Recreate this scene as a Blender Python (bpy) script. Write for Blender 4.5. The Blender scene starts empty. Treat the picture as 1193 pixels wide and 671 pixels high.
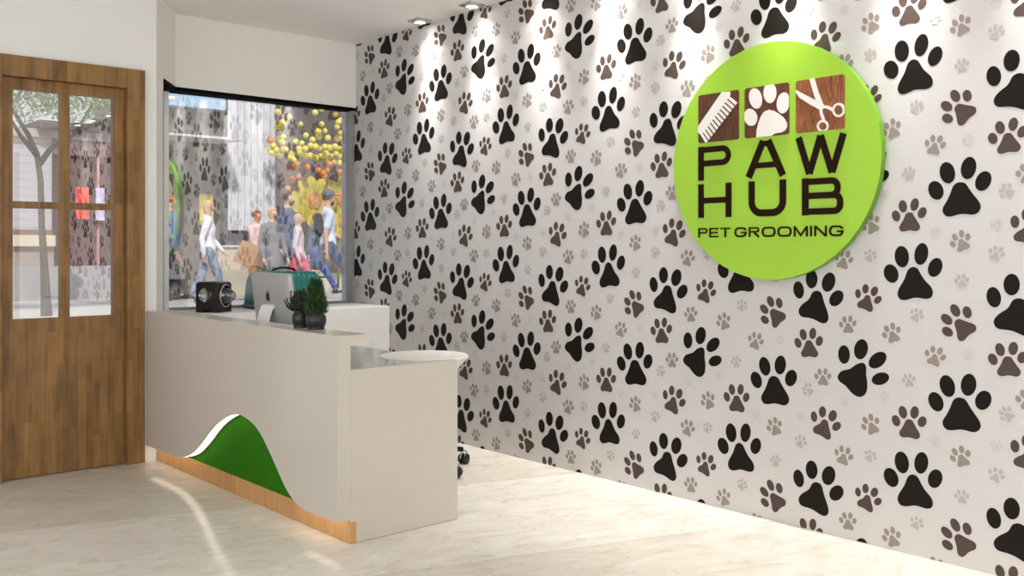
import bpy, bmesh, math, random
from mathutils import Vector, Matrix
PI = math.pi
R = math.radians
scene = bpy.context.scene
COL = scene.collection
random.seed(7)

PAW = {"big":[[0.0037,0.6452,1],[0.6602,0.3084,2],[0.2316,0.1916,4],[0.4433,0.7399,3]],"tmpl":{"1":[[[-0.012,0.0145],[-0.006,0.0175],[0.0013,0.0185],[0.0123,0.0177],[0.0236,0.0137],[0.0313,0.0042],[0.0387,-0.0084],[0.0486,-0.0224],[0.0588,-0.0367],[0.0686,-0.0492],[0.0767,-0.0608],[0.0819,-0.0715],[0.0837,-0.0817],[0.0804,-0.0926],[0.0737,-0.102],[0.0647,-0.1077],[0.0538,-0.1105],[0.0416,-0.1096],[0.0287,-0.1075],[0.016,-0.1067],[0.0033,-0.1071],[-0.0094,-0.1103],[-0.0223,-0.1137],[-0.0358,-0.1158],[-0.048,-0.1151],[-0.0574,-0.1084],[-0.0636,-0.0992],[-0.0656,-0.0901],[-0.0636,-0.0796],[-0.0567,-0.0668],[-0.048,-0.053],[-0.041,-0.039],[-0.0346,-0.0249],[-0.0294,-0.0101],[-0.0243,0.0027],[-0.0183,0.0101]],[[-0.064,0.001],[-0.0606,-0.0138],[-0.0619,-0.028],[-0.0678,-0.0393],[-0.0773,-0.0462],[-0.0891,-0.0476],[-0.1014,-0.0431],[-0.1122,-0.0335],[-0.12,-0.0203],[-0.1235,-0.0053],[-0.1222,0.009],[-0.1162,0.0204],[-0.1066,0.0272],[-0.0947,0.0284],[-0.0824,0.0239],[-0.0717,0.0142]],[[-0.0167,0.0661],[-0.0149,0.0494],[-0.0177,0.034],[-0.0249,0.0222],[-0.0352,0.0158],[-0.0473,0.0159],[-0.0592,0.0224],[-0.0691,0.0344],[-0.0755,0.05],[-0.0774,0.0669],[-0.0745,0.0825],[-0.0672,0.0943],[-0.0568,0.1006],[-0.0447,0.1003],[-0.0328,0.0937],[-0.023,0.0817]],[[0.0667,0.0728],[0.0631,0.056],[0.0555,0.0416],[0.045,0.0317],[0.0332,0.0279],[0.0219,0.0308],[0.0128,0.04],[0.0074,0.0541],[0.0064,0.071],[0.0101,0.0879],[0.0178,0.1024],[0.0284,0.1122],[0.0402,0.1158],[0.0515,0.1127],[0.0604,0.1035],[0.0658,0.0895]],[[0.1224,0.0156],[0.1167,0.0012],[0.1073,-0.0106],[0.0957,-0.0181],[0.0835,-0.0202],[0.0727,-0.0163],[0.0649,-0.0072],[0.0613,0.0058],[0.0625,0.0206],[0.0683,0.0351],[0.0777,0.047],[0.0895,0.0544],[0.1016,0.0562],[0.1123,0.0523],[0.12,0.0432],[0.1235,0.0303]]],"2":[[[0.0005,0.0201],[-0.0094,0.0162],[-0.0179,0.0089],[-0.0232,-0.0013],[-0.0272,-0.0127],[-0.0306,-0.0227],[-0.0354,-0.0342],[-0.0458,-0.0508],[-0.0562,-0.0681],[-0.0619,-0.0821],[-0.0635,-0.0945],[-0.0593,-0.1064],[-0.051,-0.1151],[-0.0392,-0.1174],[-0.0251,-0.1159],[-0.0097,-0.1108],[0.0056,-0.1057],[0.0186,-0.1048],[0.0309,-0.1055],[0.0436,-0.1074],[0.056,-0.1083],[0.068,-0.1061],[0.0778,-0.1009],[0.0832,-0.0914],[0.0847,-0.08],[0.0823,-0.069],[0.0758,-0.0574],[0.0639,-0.0453],[0.051,-0.0328],[0.0417,-0.0194],[0.0339,-0.0065],[0.0276,0.0049],[0.0208,0.0138],[0.011,0.0189]],[[-0.0641,0.0075],[-0.059,-0.0071],[-0.0588,-0.022],[-0.0633,-0.035],[-0.0721,-0.0441],[-0.0837,-0.0479],[-0.0964,-0.0458],[-0.1084,-0.0381],[-0.1177,-0.026],[-0.1228,-0.0113],[-0.1231,0.0038],[-0.1184,0.0169],[-0.1095,0.0259],[-0.0978,0.0296],[-0.0851,0.0274],[-0.0732,0.0196]],[[-0.0155,0.0719],[-0.0139,0.0546],[-0.0171,0.0383],[-0.0244,0.0254],[-0.0348,0.0178],[-0.0468,0.0168],[-0.0585,0.0226],[-0.0682,0.0342],[-0.0743,0.05],[-0.0759,0.0675],[-0.0727,0.084],[-0.0652,0.097],[-0.0547,0.1044],[-0.0426,0.1052],[-0.031,0.0993],[-0.0214,0.0876]],[[0.0658,0.0756],[0.0625,0.0584],[0.0552,0.0433],[0.0451,0.0326],[0.0338,0.028],[0.0229,0.0302],[0.0141,0.0389],[0.0087,0.0529],[0.0077,0.0698],[0.0112,0.0872],[0.0185,0.1024],[0.0287,0.113],[0.0401,0.1174],[0.0509,0.115],[0.0596,0.1062],[0.0649,0.0924]],[[0.1223,0.0182],[0.1171,0.0035],[0.1083,-0.0088],[0.0973,-0.0169],[0.0856,-0.0196],[0.0751,-0.0164],[0.0674,-0.0078],[0.0637,0.005],[0.0646,0.0199],[0.0699,0.0346],[0.0788,0.047],[0.0899,0.055],[0.1016,0.0575],[0.1119,0.0542],[0.1195,0.0455],[0.1231,0.0329]]],"4":[[[-0.0105,0.0247],[-0.0202,0.0215],[-0.0286,0.0153],[-0.0344,0.005],[-0.0394,-0.0058],[-0.0447,-0.0129],[-0.0518,-0.0196],[-0.064,-0.0277],[-0.0769,-0.037],[-0.0878,-0.0482],[-0.0954,-0.0601],[-0.0968,-0.072],[-0.0937,-0.0824],[-0.087,-0.09],[-0.0769,-0.0949],[-0.063,-0.0961],[-0.0477,-0.0963],[-0.0329,-0.0987],[-0.0188,-0.1021],[-0.0061,-0.1074],[0.0058,-0.1125],[0.0176,-0.1159],[0.0285,-0.117],[0.0385,-0.1141],[0.0463,-0.1079],[0.0508,-0.0983],[0.0519,-0.0858],[0.0482,-0.0701],[0.0422,-0.0536],[0.0362,-0.0393],[0.0301,-0.025],[0.0252,-0.0078],[0.0204,0.0075],[0.0158,0.0165],[0.0099,0.0218],[0.0001,0.0247]],[[-0.0696,0.0298],[-0.0693,0.0146],[-0.073,0.0011],[-0.0803,-0.0087],[-0.09,-0.0133],[-0.1008,-0.012],[-0.1108,-0.005],[-0.1187,0.0068],[-0.1232,0.0214],[-0.1235,0.0367],[-0.1197,0.0503],[-0.1123,0.0601],[-0.1025,0.0646],[-0.0918,0.0632],[-0.0818,0.056],[-0.074,0.0443]],[[-0.0015,0.0764],[-0.0038,0.0606],[-0.0102,0.0471],[-0.0198,0.0379],[-0.0311,0.0344],[-0.0425,0.0372],[-0.0522,0.0459],[-0.0587,0.0591],[-0.061,0.075],[-0.0587,0.0909],[-0.0522,0.1045],[-0.0425,0.1136],[-0.0311,0.117],[-0.0198,0.114],[-0.0102,0.1053],[-0.0038,0.0921]],[[0.0827,0.058],[0.0756,0.0423],[0.065,0.0299],[0.0522,0.0228],[0.0394,0.0221],[0.0284,0.0278],[0.021,0.0392],[0.0183,0.0545],[0.0207,0.0714],[0.0279,0.0871],[0.0388,0.0995],[0.0515,0.1064],[0.0643,0.107],[0.0751,0.1011],[0.0824,0.0898],[0.0851,0.0746]],[[0.1138,-0.0191],[0.1028,-0.0303],[0.0897,-0.0377],[0.0765,-0.04],[0.0652,-0.0368],[0.0575,-0.0287],[0.0547,-0.0169],[0.0572,-0.0031],[0.0646,0.0104],[0.0757,0.0217],[0.0889,0.0289],[0.1021,0.031],[0.1133,0.0277],[0.1208,0.0196],[0.1235,0.0079],[0.1211,-0.0057]]],"3":[[[-0.0079,0.0229],[-0.0199,0.0188],[-0.0333,0.0119],[-0.0457,0.0015],[-0.0598,-0.009],[-0.0794,-0.0144],[-0.0981,-0.0205],[-0.1109,-0.0333],[-0.1175,-0.0472],[-0.1145,-0.0585],[-0.1058,-0.0682],[-0.0929,-0.0756],[-0.0789,-0.083],[-0.0683,-0.0936],[-0.0579,-0.1045],[-0.0451,-0.1144],[-0.0314,-0.1216],[-0.017,-0.1237],[-0.0033,-0.1209],[0.0085,-0.1122],[0.0172,-0.0987],[0.0206,-0.0797],[0.0208,-0.0593],[0.0182,-0.0417],[0.0153,-0.0252],[0.0159,-0.0089],[0.0162,0.0052],[0.0131,0.0148],[0.0079,0.0209],[0.001,0.0236]],[[-0.0589,0.0548],[-0.0601,0.0392],[-0.0653,0.0253],[-0.0738,0.0154],[-0.0842,0.0108],[-0.0951,0.0124],[-0.1047,0.0199],[-0.1115,0.0323],[-0.1145,0.0475],[-0.1133,0.0633],[-0.1079,0.0772],[-0.0994,0.0871],[-0.0889,0.0915],[-0.0781,0.0898],[-0.0686,0.0822],[-0.0618,0.0699]],[[0.0231,0.0777],[0.0177,0.0613],[0.0084,0.0478],[-0.0035,0.0392],[-0.0161,0.0368],[-0.0275,0.041],[-0.0359,0.0513],[-0.0401,0.0661],[-0.0394,0.083],[-0.0338,0.0995],[-0.0244,0.113],[-0.0124,0.1215],[0.0002,0.1237],[0.0114,0.1193],[0.0198,0.109],[0.0239,0.0944]],[[0.0864,0.0202],[0.0717,0.01],[0.0561,0.0045],[0.042,0.0044],[0.0316,0.0099],[0.0266,0.0202],[0.0277,0.0336],[0.0348,0.0481],[0.0467,0.0614],[0.0616,0.0715],[0.0772,0.0769],[0.0911,0.0768],[0.1012,0.0712],[0.1061,0.061],[0.105,0.0478],[0.0981,0.0335]],[[0.0863,-0.0601],[0.0711,-0.0635],[0.057,-0.0628],[0.0463,-0.058],[0.0406,-0.0498],[0.0409,-0.0395],[0.047,-0.0286],[0.0581,-0.0189],[0.0723,-0.0119],[0.0875,-0.0086],[0.1014,-0.0094],[0.1119,-0.0143],[0.1175,-0.0225],[0.1172,-0.0326],[0.1113,-0.0433],[0.1004,-0.053]]]},"sm":[[0.4678,0.194,0.115,5,1,4],[0.843,0.1121,0.1384,-38,1,1],[0.1849,0.8301,0.134,0,1,1],[0.2684,0.4838,0.1406,5,1,4],[0.6454,0.5403,0.1371,3,1,1],[0.374,0.0777,0.0774,0,2,1],[0.571,0.0538,0.0814,-16,2,1],[0.7544,0.8176,0.0819,2,2,4],[0.255,0.6856,0.0773,2,2,1],[0.4782,0.5074,0.0841,-22,2,1],[0.3565,0.3553,0.0839,0,2,4],[0.009,0.4332,0.0811,-18,2,1],[0.6788,0.1332,0.0557,14,3,4],[0.0139,0.2774,0.0553,0,3,1],[0.6436,0.7112,0.056,-6,3,1],[0.4782,0.373,0.0543,14,3,4],[0.1806,0.6214,0.058,-48,3,1],[0.146,0.3841,0.0594,8,3,4],[0.0376,0.8309,0.0415,10,4,1],[0.5406,0.6315,0.0426,10,4,1],[0.3577,0.5861,0.0419,-20,4,1],[0.7538,0.4753,0.0438,18,4,1],[0.1451,0.4971,0.0436,8,4,1]]}
GLOBES = {"y":[[8.363,16.04,3.739],[8.693,16.23,3.694],[8.487,16.12,3.563],[8.448,16.26,3.486],[8.539,16.28,3.495],[9.068,15.94,3.782],[9.188,15.91,3.851],[9.768,16.4,3.86],[9.683,16.06,3.706],[9.629,16.04,3.661],[9.076,16.5,3.619],[9.347,16.18,3.611],[9.814,16.4,3.612],[9.274,16.19,3.469],[9.472,16.28,3.502],[8.904,15.99,3.346],[9.538,16.28,3.369],[9.417,16.42,3.403],[9.167,16.21,3.3],[9.858,16.34,3.49],[9.754,16.3,3.379],[9.648,15.94,3.34],[9.938,16.35,3.297],[8.836,16.25,3.248],[8.868,16.08,3.206],[8.413,15.92,3.272],[8.572,16.42,3.3],[8.511,16.18,3.2],[8.422,16.33,3.149],[8.409,16.43,3.098],[8.483,16.33,3.077],[8.653,16.45,3.117],[8.57,16.14,3.068],[8.489,16.38,3.005],[8.296,16.17,2.995],[8.615,16.46,2.98],[9.003,16.43,3.139],[8.873,15.96,3.093],[8.993,15.98,3.161],[9.128,16.03,3.155],[9.473,16.48,3.175],[9.401,16.16,3.184],[9.58,16.28,3.186],[9.577,16.08,3.19],[9.741,16.2,3.172],[9.788,16.13,3.13],[8.958,16.11,2.977],[9.144,16.25,2.999],[9.254,16.25,2.966],[9.475,16.44,3.033],[9.509,16.31,3.065],[9.709,16.46,3.049],[9.798,16.41,3.092],[9.939,16.49,3.046],[9.915,16.3,2.971],[9.639,16.0,2.875],[9.777,16.42,2.93],[9.608,16.48,2.965],[8.86,16.44,3.033],[8.731,16.24,2.934],[8.97,16.33,3.032],[8.678,16.03,2.877]],"o":[[8.858,16.4,2.778],[8.86,16.24,2.826],[8.978,16.07,2.764],[9.141,15.94,2.707],[9.502,16.41,2.696],[9.64,16.49,2.768],[9.39,15.95,2.838],[8.827,16.38,2.544],[8.84,16.15,2.582],[9.635,15.99,2.698],[8.579,16.08,2.346],[8.375,16.36,3.254],[9.531,16.42,2.639]]}
SPOT_A, SPOT_B, SPOT_C, SPOT_H = 28, 86, 34, 10
DAY_W, PANEL_E, SKY_W, EXPO = 52, 4.2, 1.1, 0
GL_W, GL_D, SUN_W = .23, .17, 4.3
LED_E, SIDE_W = 2.4, 62


# ------------------------------------------------------------------ helpers
def lin(c):
    return tuple(((v/255)/12.92 if v/255 <= .04045 else ((v/255+.055)/1.055)**2.4) for v in c) + (1,)

def mat(name, rgb, rough=.5, metal=0, spec=.5, coat=0, emit=None, es=0):
    m = bpy.data.materials.new(name); m.use_nodes = True
    b = m.node_tree.nodes['Principled BSDF']
    b.inputs['Base Color'].default_value = lin(rgb)
    b.inputs['Roughness'].default_value = rough
    b.inputs['Metallic'].default_value = metal
    b.inputs['Specular IOR Level'].default_value = spec
    b.inputs['Coat Weight'].default_value = coat
    if emit:
        b.inputs['Emission Color'].default_value = lin(emit)
        b.inputs['Emission Strength'].default_value = es
    return m

def nd(m, t, **kw):
    n = m.node_tree.nodes.new(t)
    for k, v in kw.items():
        if k in n.inputs: n.inputs[k].default_value = v
        else: setattr(n, k, v)
    return n

def lk(m, a, b): m.node_tree.links.new(a, b)

def noisy(name, rgb, rough=.6, amt=.12, scale=(6, 6, 6), spec=.5, det=4, bump=0, coat=0):
    """procedural: base colour varied by object-space noise"""
    m = mat(name, rgb, rough, spec=spec, coat=coat)
    b = m.node_tree.nodes['Principled BSDF']
    tc = nd(m, 'ShaderNodeTexCoord'); mp = nd(m, 'ShaderNodeMapping'); mp.inputs['Scale'].default_value = scale
    no = nd(m, 'ShaderNodeTexNoise'); no.inputs['Scale'].default_value = 1; no.inputs['Detail'].default_value = det
    ra = nd(m, 'ShaderNodeValToRGB')
    l = lin(rgb)
    ra.color_ramp.elements[0].position = .3; ra.color_ramp.elements[1].position = .7
    ra.color_ramp.elements[0].color = tuple(v*(1-amt) for v in l[:3]) + (1,)
    ra.color_ramp.elements[1].color = tuple(min(1, v*(1+amt)) for v in l[:3]) + (1,)
    lk(m, tc.outputs['Object'], mp.inputs['Vector']); lk(m, mp.outputs[0], no.inputs['Vector'])
    lk(m, no.outputs['Fac'], ra.inputs[0]); lk(m, ra.outputs[0], b.inputs['Base Color'])
    if bump:
        bp = nd(m, 'ShaderNodeBump'); bp.inputs['Strength'].default_value = bump; bp.inputs['Distance'].default_value = .003
        lk(m, no.outputs['Fac'], bp.inputs['Height']); lk(m, bp.outputs[0], b.inputs['Normal'])
    return m

def link_mesh(name, bm, m=None, parent=None, smooth=False, mats=None):
    me = bpy.data.meshes.new(name); bm.normal_update(); bm.to_mesh(me); bm.free()
    o = bpy.data.objects.new(name, me); COL.objects.link(o)
    for x in (mats or [m]): me.materials.append(x)
    if smooth:
        for p in me.polygons: p.use_smooth = True
    if parent is not None: o.parent = parent
    return o

def empty(name, loc=(0, 0, 0), rz=0):
    o = bpy.data.objects.new(name, None); COL.objects.link(o)
    o.location = loc; o.rotation_euler = (0, 0, rz); o.empty_display_size = .1
    return o

def tag(o, label, cat, group=None, kind=None):
    o['label'] = label; o['category'] = cat
    if group: o['group'] = group
    if kind: o['kind'] = kind
    return o

def struct(o):
    o['kind'] = 'structure'; return o

def bx(bm, x0, x1, y0, y1, z0, z1, bev=0, seg=2, mi=0):
    r = bmesh.ops.create_cube(bm, size=1)
    vs = r['verts']
    for v in vs:
        v.co = Vector((x0 if v.co.x < 0 else x1, y0 if v.co.y < 0 else y1, z0 if v.co.z < 0 else z1))
    fs = set(f for v in vs for f in v.link_faces)
    for f in fs: f.material_index = mi
    if bev:
        es = list(set(e for v in vs for e in v.link_edges))
        bmesh.ops.bevel(bm, geom=es, offset=bev, segments=seg, profile=.5, affect='EDGES', clamp_overlap=True)
    return vs

def box(name, x0, x1, y0, y1, z0, z1, m, parent=None, bev=0, seg=2):
    bm = bmesh.new(); bx(bm, x0, x1, y0, y1, z0, z1, bev, seg)
    return link_mesh(name, bm, m, parent)

def lathe(bm, prof, n=32, c=(0, 0, 0), mi=0):
    """prof: list of (r, z)"""
    rings = []
    for r, z in prof:
        if r < 1e-6: rings.append([bm.verts.new((c[0], c[1], c[2]+z))])
        else: rings.append([bm.verts.new((c[0]+r*math.cos(2*PI*i/n), c[1]+r*math.sin(2*PI*i/n), c[2]+z)) for i in range(n)])
    for a, b in zip(rings, rings[1:]):
        for i in range(n):
            j = (i+1) % n
            if len(a) == 1 and len(b) == 1: continue
            if len(a) == 1: f = bm.faces.new((a[0], b[j], b[i]))
            elif len(b) == 1: f = bm.faces.new((a[i], a[j], b[0]))
            else: f = bm.faces.new((a[i], a[j], b[j], b[i]))
            f.material_index = mi
    return rings

def tube(bm, pts, rad, n=8, closed=False, cap=True):
    pts = [Vector(p) for p in pts]; N = len(pts); rings = []
    rads = rad if isinstance(rad, (list, tuple)) else [rad]*N
    up = None
    for i, p in enumerate(pts):
        if closed: t = pts[(i+1) % N]-pts[i-1]
        else: t = pts[min(i+1, N-1)]-pts[max(i-1, 0)]
        t.normalize()
        if up is None:
            up = Vector((0, 0, 1)) if abs(t.z) < .9 else Vector((1, 0, 0))
        s = t.cross(up).normalized(); up = s.cross(t).normalized()
        rings.append([bm.verts.new(p+(s*math.cos(2*PI*k/n)+up*math.sin(2*PI*k/n))*rads[i]) for k in range(n)])
    rng = range(N if closed else N-1)
    for i in rng:
        a, b = rings[i], rings[(i+1) % N]
        for k in range(n):
            bm.faces.new((a[k], a[(k+1) % n], b[(k+1) % n], b[k]))
    if cap and not closed:
        bm.faces.new(rings[0][::-1]); bm.faces.new(rings[-1])

def prism(bm, pts, axis, a0, a1, mi=0):
    """extrude a 2D polygon along axis; pts in the other two axes (order x,y,z)"""
    def mk(p, a):
        if axis == 'x': return (a, p[0], p[1])
        if axis == 'y': return (p[0], a, p[1])
        return (p[0], p[1], a)
    A = [bm.verts.new(mk(p, a0)) for p in pts]; B = [bm.verts.new(mk(p, a1)) for p in pts]
    n = len(pts); fs = [bm.faces.new(A), bm.faces.new(B[::-1])]
    for i in range(n):
        fs.append(bm.faces.new((A[i], B[i], B[(i+1) % n], A[(i+1) % n])))
    for f in fs: f.material_index = mi
    bmesh.ops.recalc_face_normals(bm, faces=fs)
    return fs

# ------------------------------------------------------------------ materials
M = {}
M['wall'] = noisy('wall_paint', (238, 237, 235), .75, .015, (3, 3, 3))
M['ceiling'] = noisy('ceiling_paint', (242, 239, 234), .85, .015, (2, 2, 2))
M['paper'] = noisy('wallpaper_white', (203, 200, 200), .5, .012, (9, 9, 9), spec=.35)
M['p1'] = mat('print_black', (24, 18, 15), .5, spec=.15)
M['p2'] = mat('print_dark_taupe', (82, 68, 63), .5, spec=.15)
M['p3'] = mat('print_taupe', (146, 134, 129), .45, spec=.35)
M['p4'] = mat('print_pale_grey', (178, 171, 167), .45, spec=.35)
M['p5'] = mat('print_faint_grey', (196, 190, 187), .45, spec=.35)
M['desk'] = noisy('desk_lacquer', (202, 195, 186), .28, .012, (2, 2, 14), spec=.5, coat=.3)
M['worktop'] = noisy('worktop_gloss_white', (232, 232, 232), .12, .01, (3, 3, 3), coat=.4)
M['green'] = noisy('moss_green_felt', (44, 106, 12), .95, .18, (220, 220, 220), spec=.1, bump=.6)
M['led'] = mat('led_strip', (255, 250, 240), .5, emit=(255, 240, 218), es=LED_E)
M['lamp'] = mat('lamp_glow', (255, 255, 255), .5, emit=(255, 246, 232), es=25)
M['chrome'] = mat('brushed_steel', (190, 188, 184), .3, 1)
M['alu'] = mat('aluminium_silver', (178, 178, 180), .38, .35, coat=.1)
M['alu2'] = mat('aluminium_light', (238, 238, 240), .35, 0)
M['black'] = mat('black_plastic', (14, 14, 15), .4)
M['screen'] = mat('dark_screen', (10, 10, 12), .08)
M['track'] = mat('black_track', (6, 6, 6), .9, spec=.1)
M['white_plastic'] = mat('white_plastic', (235, 234, 232), .35)
M['sign_green'] = noisy('sign_lime_green', (158, 205, 56), .32, .02, (4, 4, 4))
M['sign_side'] = mat('sign_edge_green', (98, 150, 26), .4)
M['sign_dark'] = mat('letter_dark_brown', (34, 15, 7), .6, spec=.1)
M['sign_white'] = mat('sign_print_white', (238, 234, 232), .4)
M['teal'] = mat('teal_shell', (30, 124, 114), .4)
M['pot'] = noisy('pot_charcoal', (26, 26, 28), .35, .3, (60, 60, 8))
M['leaf'] = noisy('leaf_green', (44, 74, 32), .6, .45, (40, 40, 40))
M['leaf_dark'] = noisy('leaf_dark_green', (24, 40, 26), .6, .4, (40, 40, 40))
M['soil'] = noisy('soil', (40, 30, 24), .95, .3, (90, 90, 90))
M['globe_wood'] = noisy('mahogany_dark', (24, 9, 7), .3, .3, (8, 8, 60))

def mglass(name, refl, tint=(1, 1, 1, 1), rough=0):
    m = bpy.data.materials.new(name); m.use_nodes = True; nt = m.node_tree
    for n in list(nt.nodes): nt.nodes.remove(n)
    o = nd(m, 'ShaderNodeOutputMaterial'); mx = nd(m, 'ShaderNodeMixShader')
    tr = nd(m, 'ShaderNodeBsdfTransparent'); gl = nd(m, 'ShaderNodeBsdfGlossy')
    tr.inputs[0].default_value = tint; gl.inputs['Roughness'].default_value = rough
    lw = nd(m, 'ShaderNodeLayerWeight'); lw.inputs['Blend'].default_value = .12
    ma = nd(m, 'ShaderNodeMath', operation='MULTIPLY_ADD'); ma.inputs[1].default_value = 1-refl; ma.inputs[2].default_value = refl
    lk(m, lw.outputs['Fresnel'], ma.inputs[0]); lk(m, ma.outputs[0], mx.inputs[0])
    lk(m, tr.outputs[0], mx.inputs[1]); lk(m, gl.outputs[0], mx.inputs[2]); lk(m, mx.outputs[0], o.inputs[0])
    return m
M['glass'] = mglass('window_glass_coated', GL_W)
M['glass_door'] = mglass('door_glass_coated', GL_D)
M['clear'] = mglass('clear_glass', .06, (.93, .95, .95, 1))

def wood(name, c1, c2, plank=.05, length=.42, grain=70, rough=.45, axis='xz'):
    m = mat(name, c1, rough); b = m.node_tree.nodes['Principled BSDF']
    tc = nd(m, 'ShaderNodeTexCoord'); sp = nd(m, 'ShaderNodeSeparateXYZ'); cb = nd(m, 'ShaderNodeCombineXYZ')
    lk(m, tc.outputs['Object'], sp.inputs[0])
    ad = nd(m, 'ShaderNodeMath', operation='ADD')
    lk(m, sp.outputs['X'], ad.inputs[0]); lk(m, sp.outputs['Y'], ad.inputs[1])
    lk(m, sp.outputs['Z'], cb.inputs['X']); lk(m, ad.outputs[0], cb.inputs['Y'])
    br = nd(m, 'ShaderNodeTexBrick'); br.offset = .37; br.offset_frequency = 2
    br.inputs['Scale'].default_value = 1; br.inputs['Brick Width'].default_value = length; br.inputs['Row Height'].default_value = plank
    br.inputs['Mortar Size'].default_value = 0; br.inputs['Color1'].default_value = (0, 0, 0, 1); br.inputs['Color2'].default_value = (1, 1, 1, 1)
    lk(m, cb.outputs[0], br.inputs['Vector'])
    mp = nd(m, 'ShaderNodeMapping'); mp.inputs['Scale'].default_value = (2.2, grain, 1)
    lk(m, cb.outputs[0], mp.inputs['Vector'])
    no = nd(m, 'ShaderNodeTexNoise'); no.inputs['Scale'].default_value = 1; no.inputs['Detail'].default_value = 5; no.inputs['Roughness'].default_value = .6; no.inputs['Distortion'].default_value = .4
    lk(m, mp.outputs[0], no.inputs['Vector'])
    mp2 = nd(m, 'ShaderNodeMapping'); mp2.inputs['Scale'].default_value = (5, 14, 1)
    lk(m, cb.outputs[0], mp2.inputs['Vector'])
    n2 = nd(m, 'ShaderNodeTexNoise'); n2.inputs['Scale'].default_value = 1; n2.inputs['Detail'].default_value = 2
    lk(m, mp2.outputs[0], n2.inputs['Vector'])
    a1 = nd(m, 'ShaderNodeMath', operation='MULTIPLY'); a1.inputs[1].default_value = .19; lk(m, br.outputs['Color'], a1.inputs[0])
    a2 = nd(m, 'ShaderNodeMath', operation='MULTIPLY_ADD'); a2.inputs[1].default_value = .55; lk(m, no.outputs['Fac'], a2.inputs[0]); lk(m, a1.outputs[0], a2.inputs[2])
    a3 = nd(m, 'ShaderNodeMath', operation='MULTIPLY_ADD'); a3.inputs[1].default_value = .45; lk(m, n2.outputs['Fac'], a3.inputs[0]); lk(m, a2.outputs[0], a3.inputs[2])
    ra = nd(m, 'ShaderNodeValToRGB'); ra.color_ramp.elements[0].position = .34; ra.color_ramp.elements[1].position = .80
    ra.color_ramp.elements[0].color = lin(c2); ra.color_ramp.elements[1].color = lin(c1)
    lk(m, a3.outputs[0], ra.inputs[0]); lk(m, ra.outputs[0], b.inputs['Base Color'])
    return m
M['oak'] = wood('oak_veneer_planks', (160, 118, 66), (92, 64, 30), plank=.04, length=.3)
M['plinth'] = wood('light_oak_plinth', (204, 158, 104), (172, 124, 74), plank=.3, length=3, grain=60)

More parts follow.
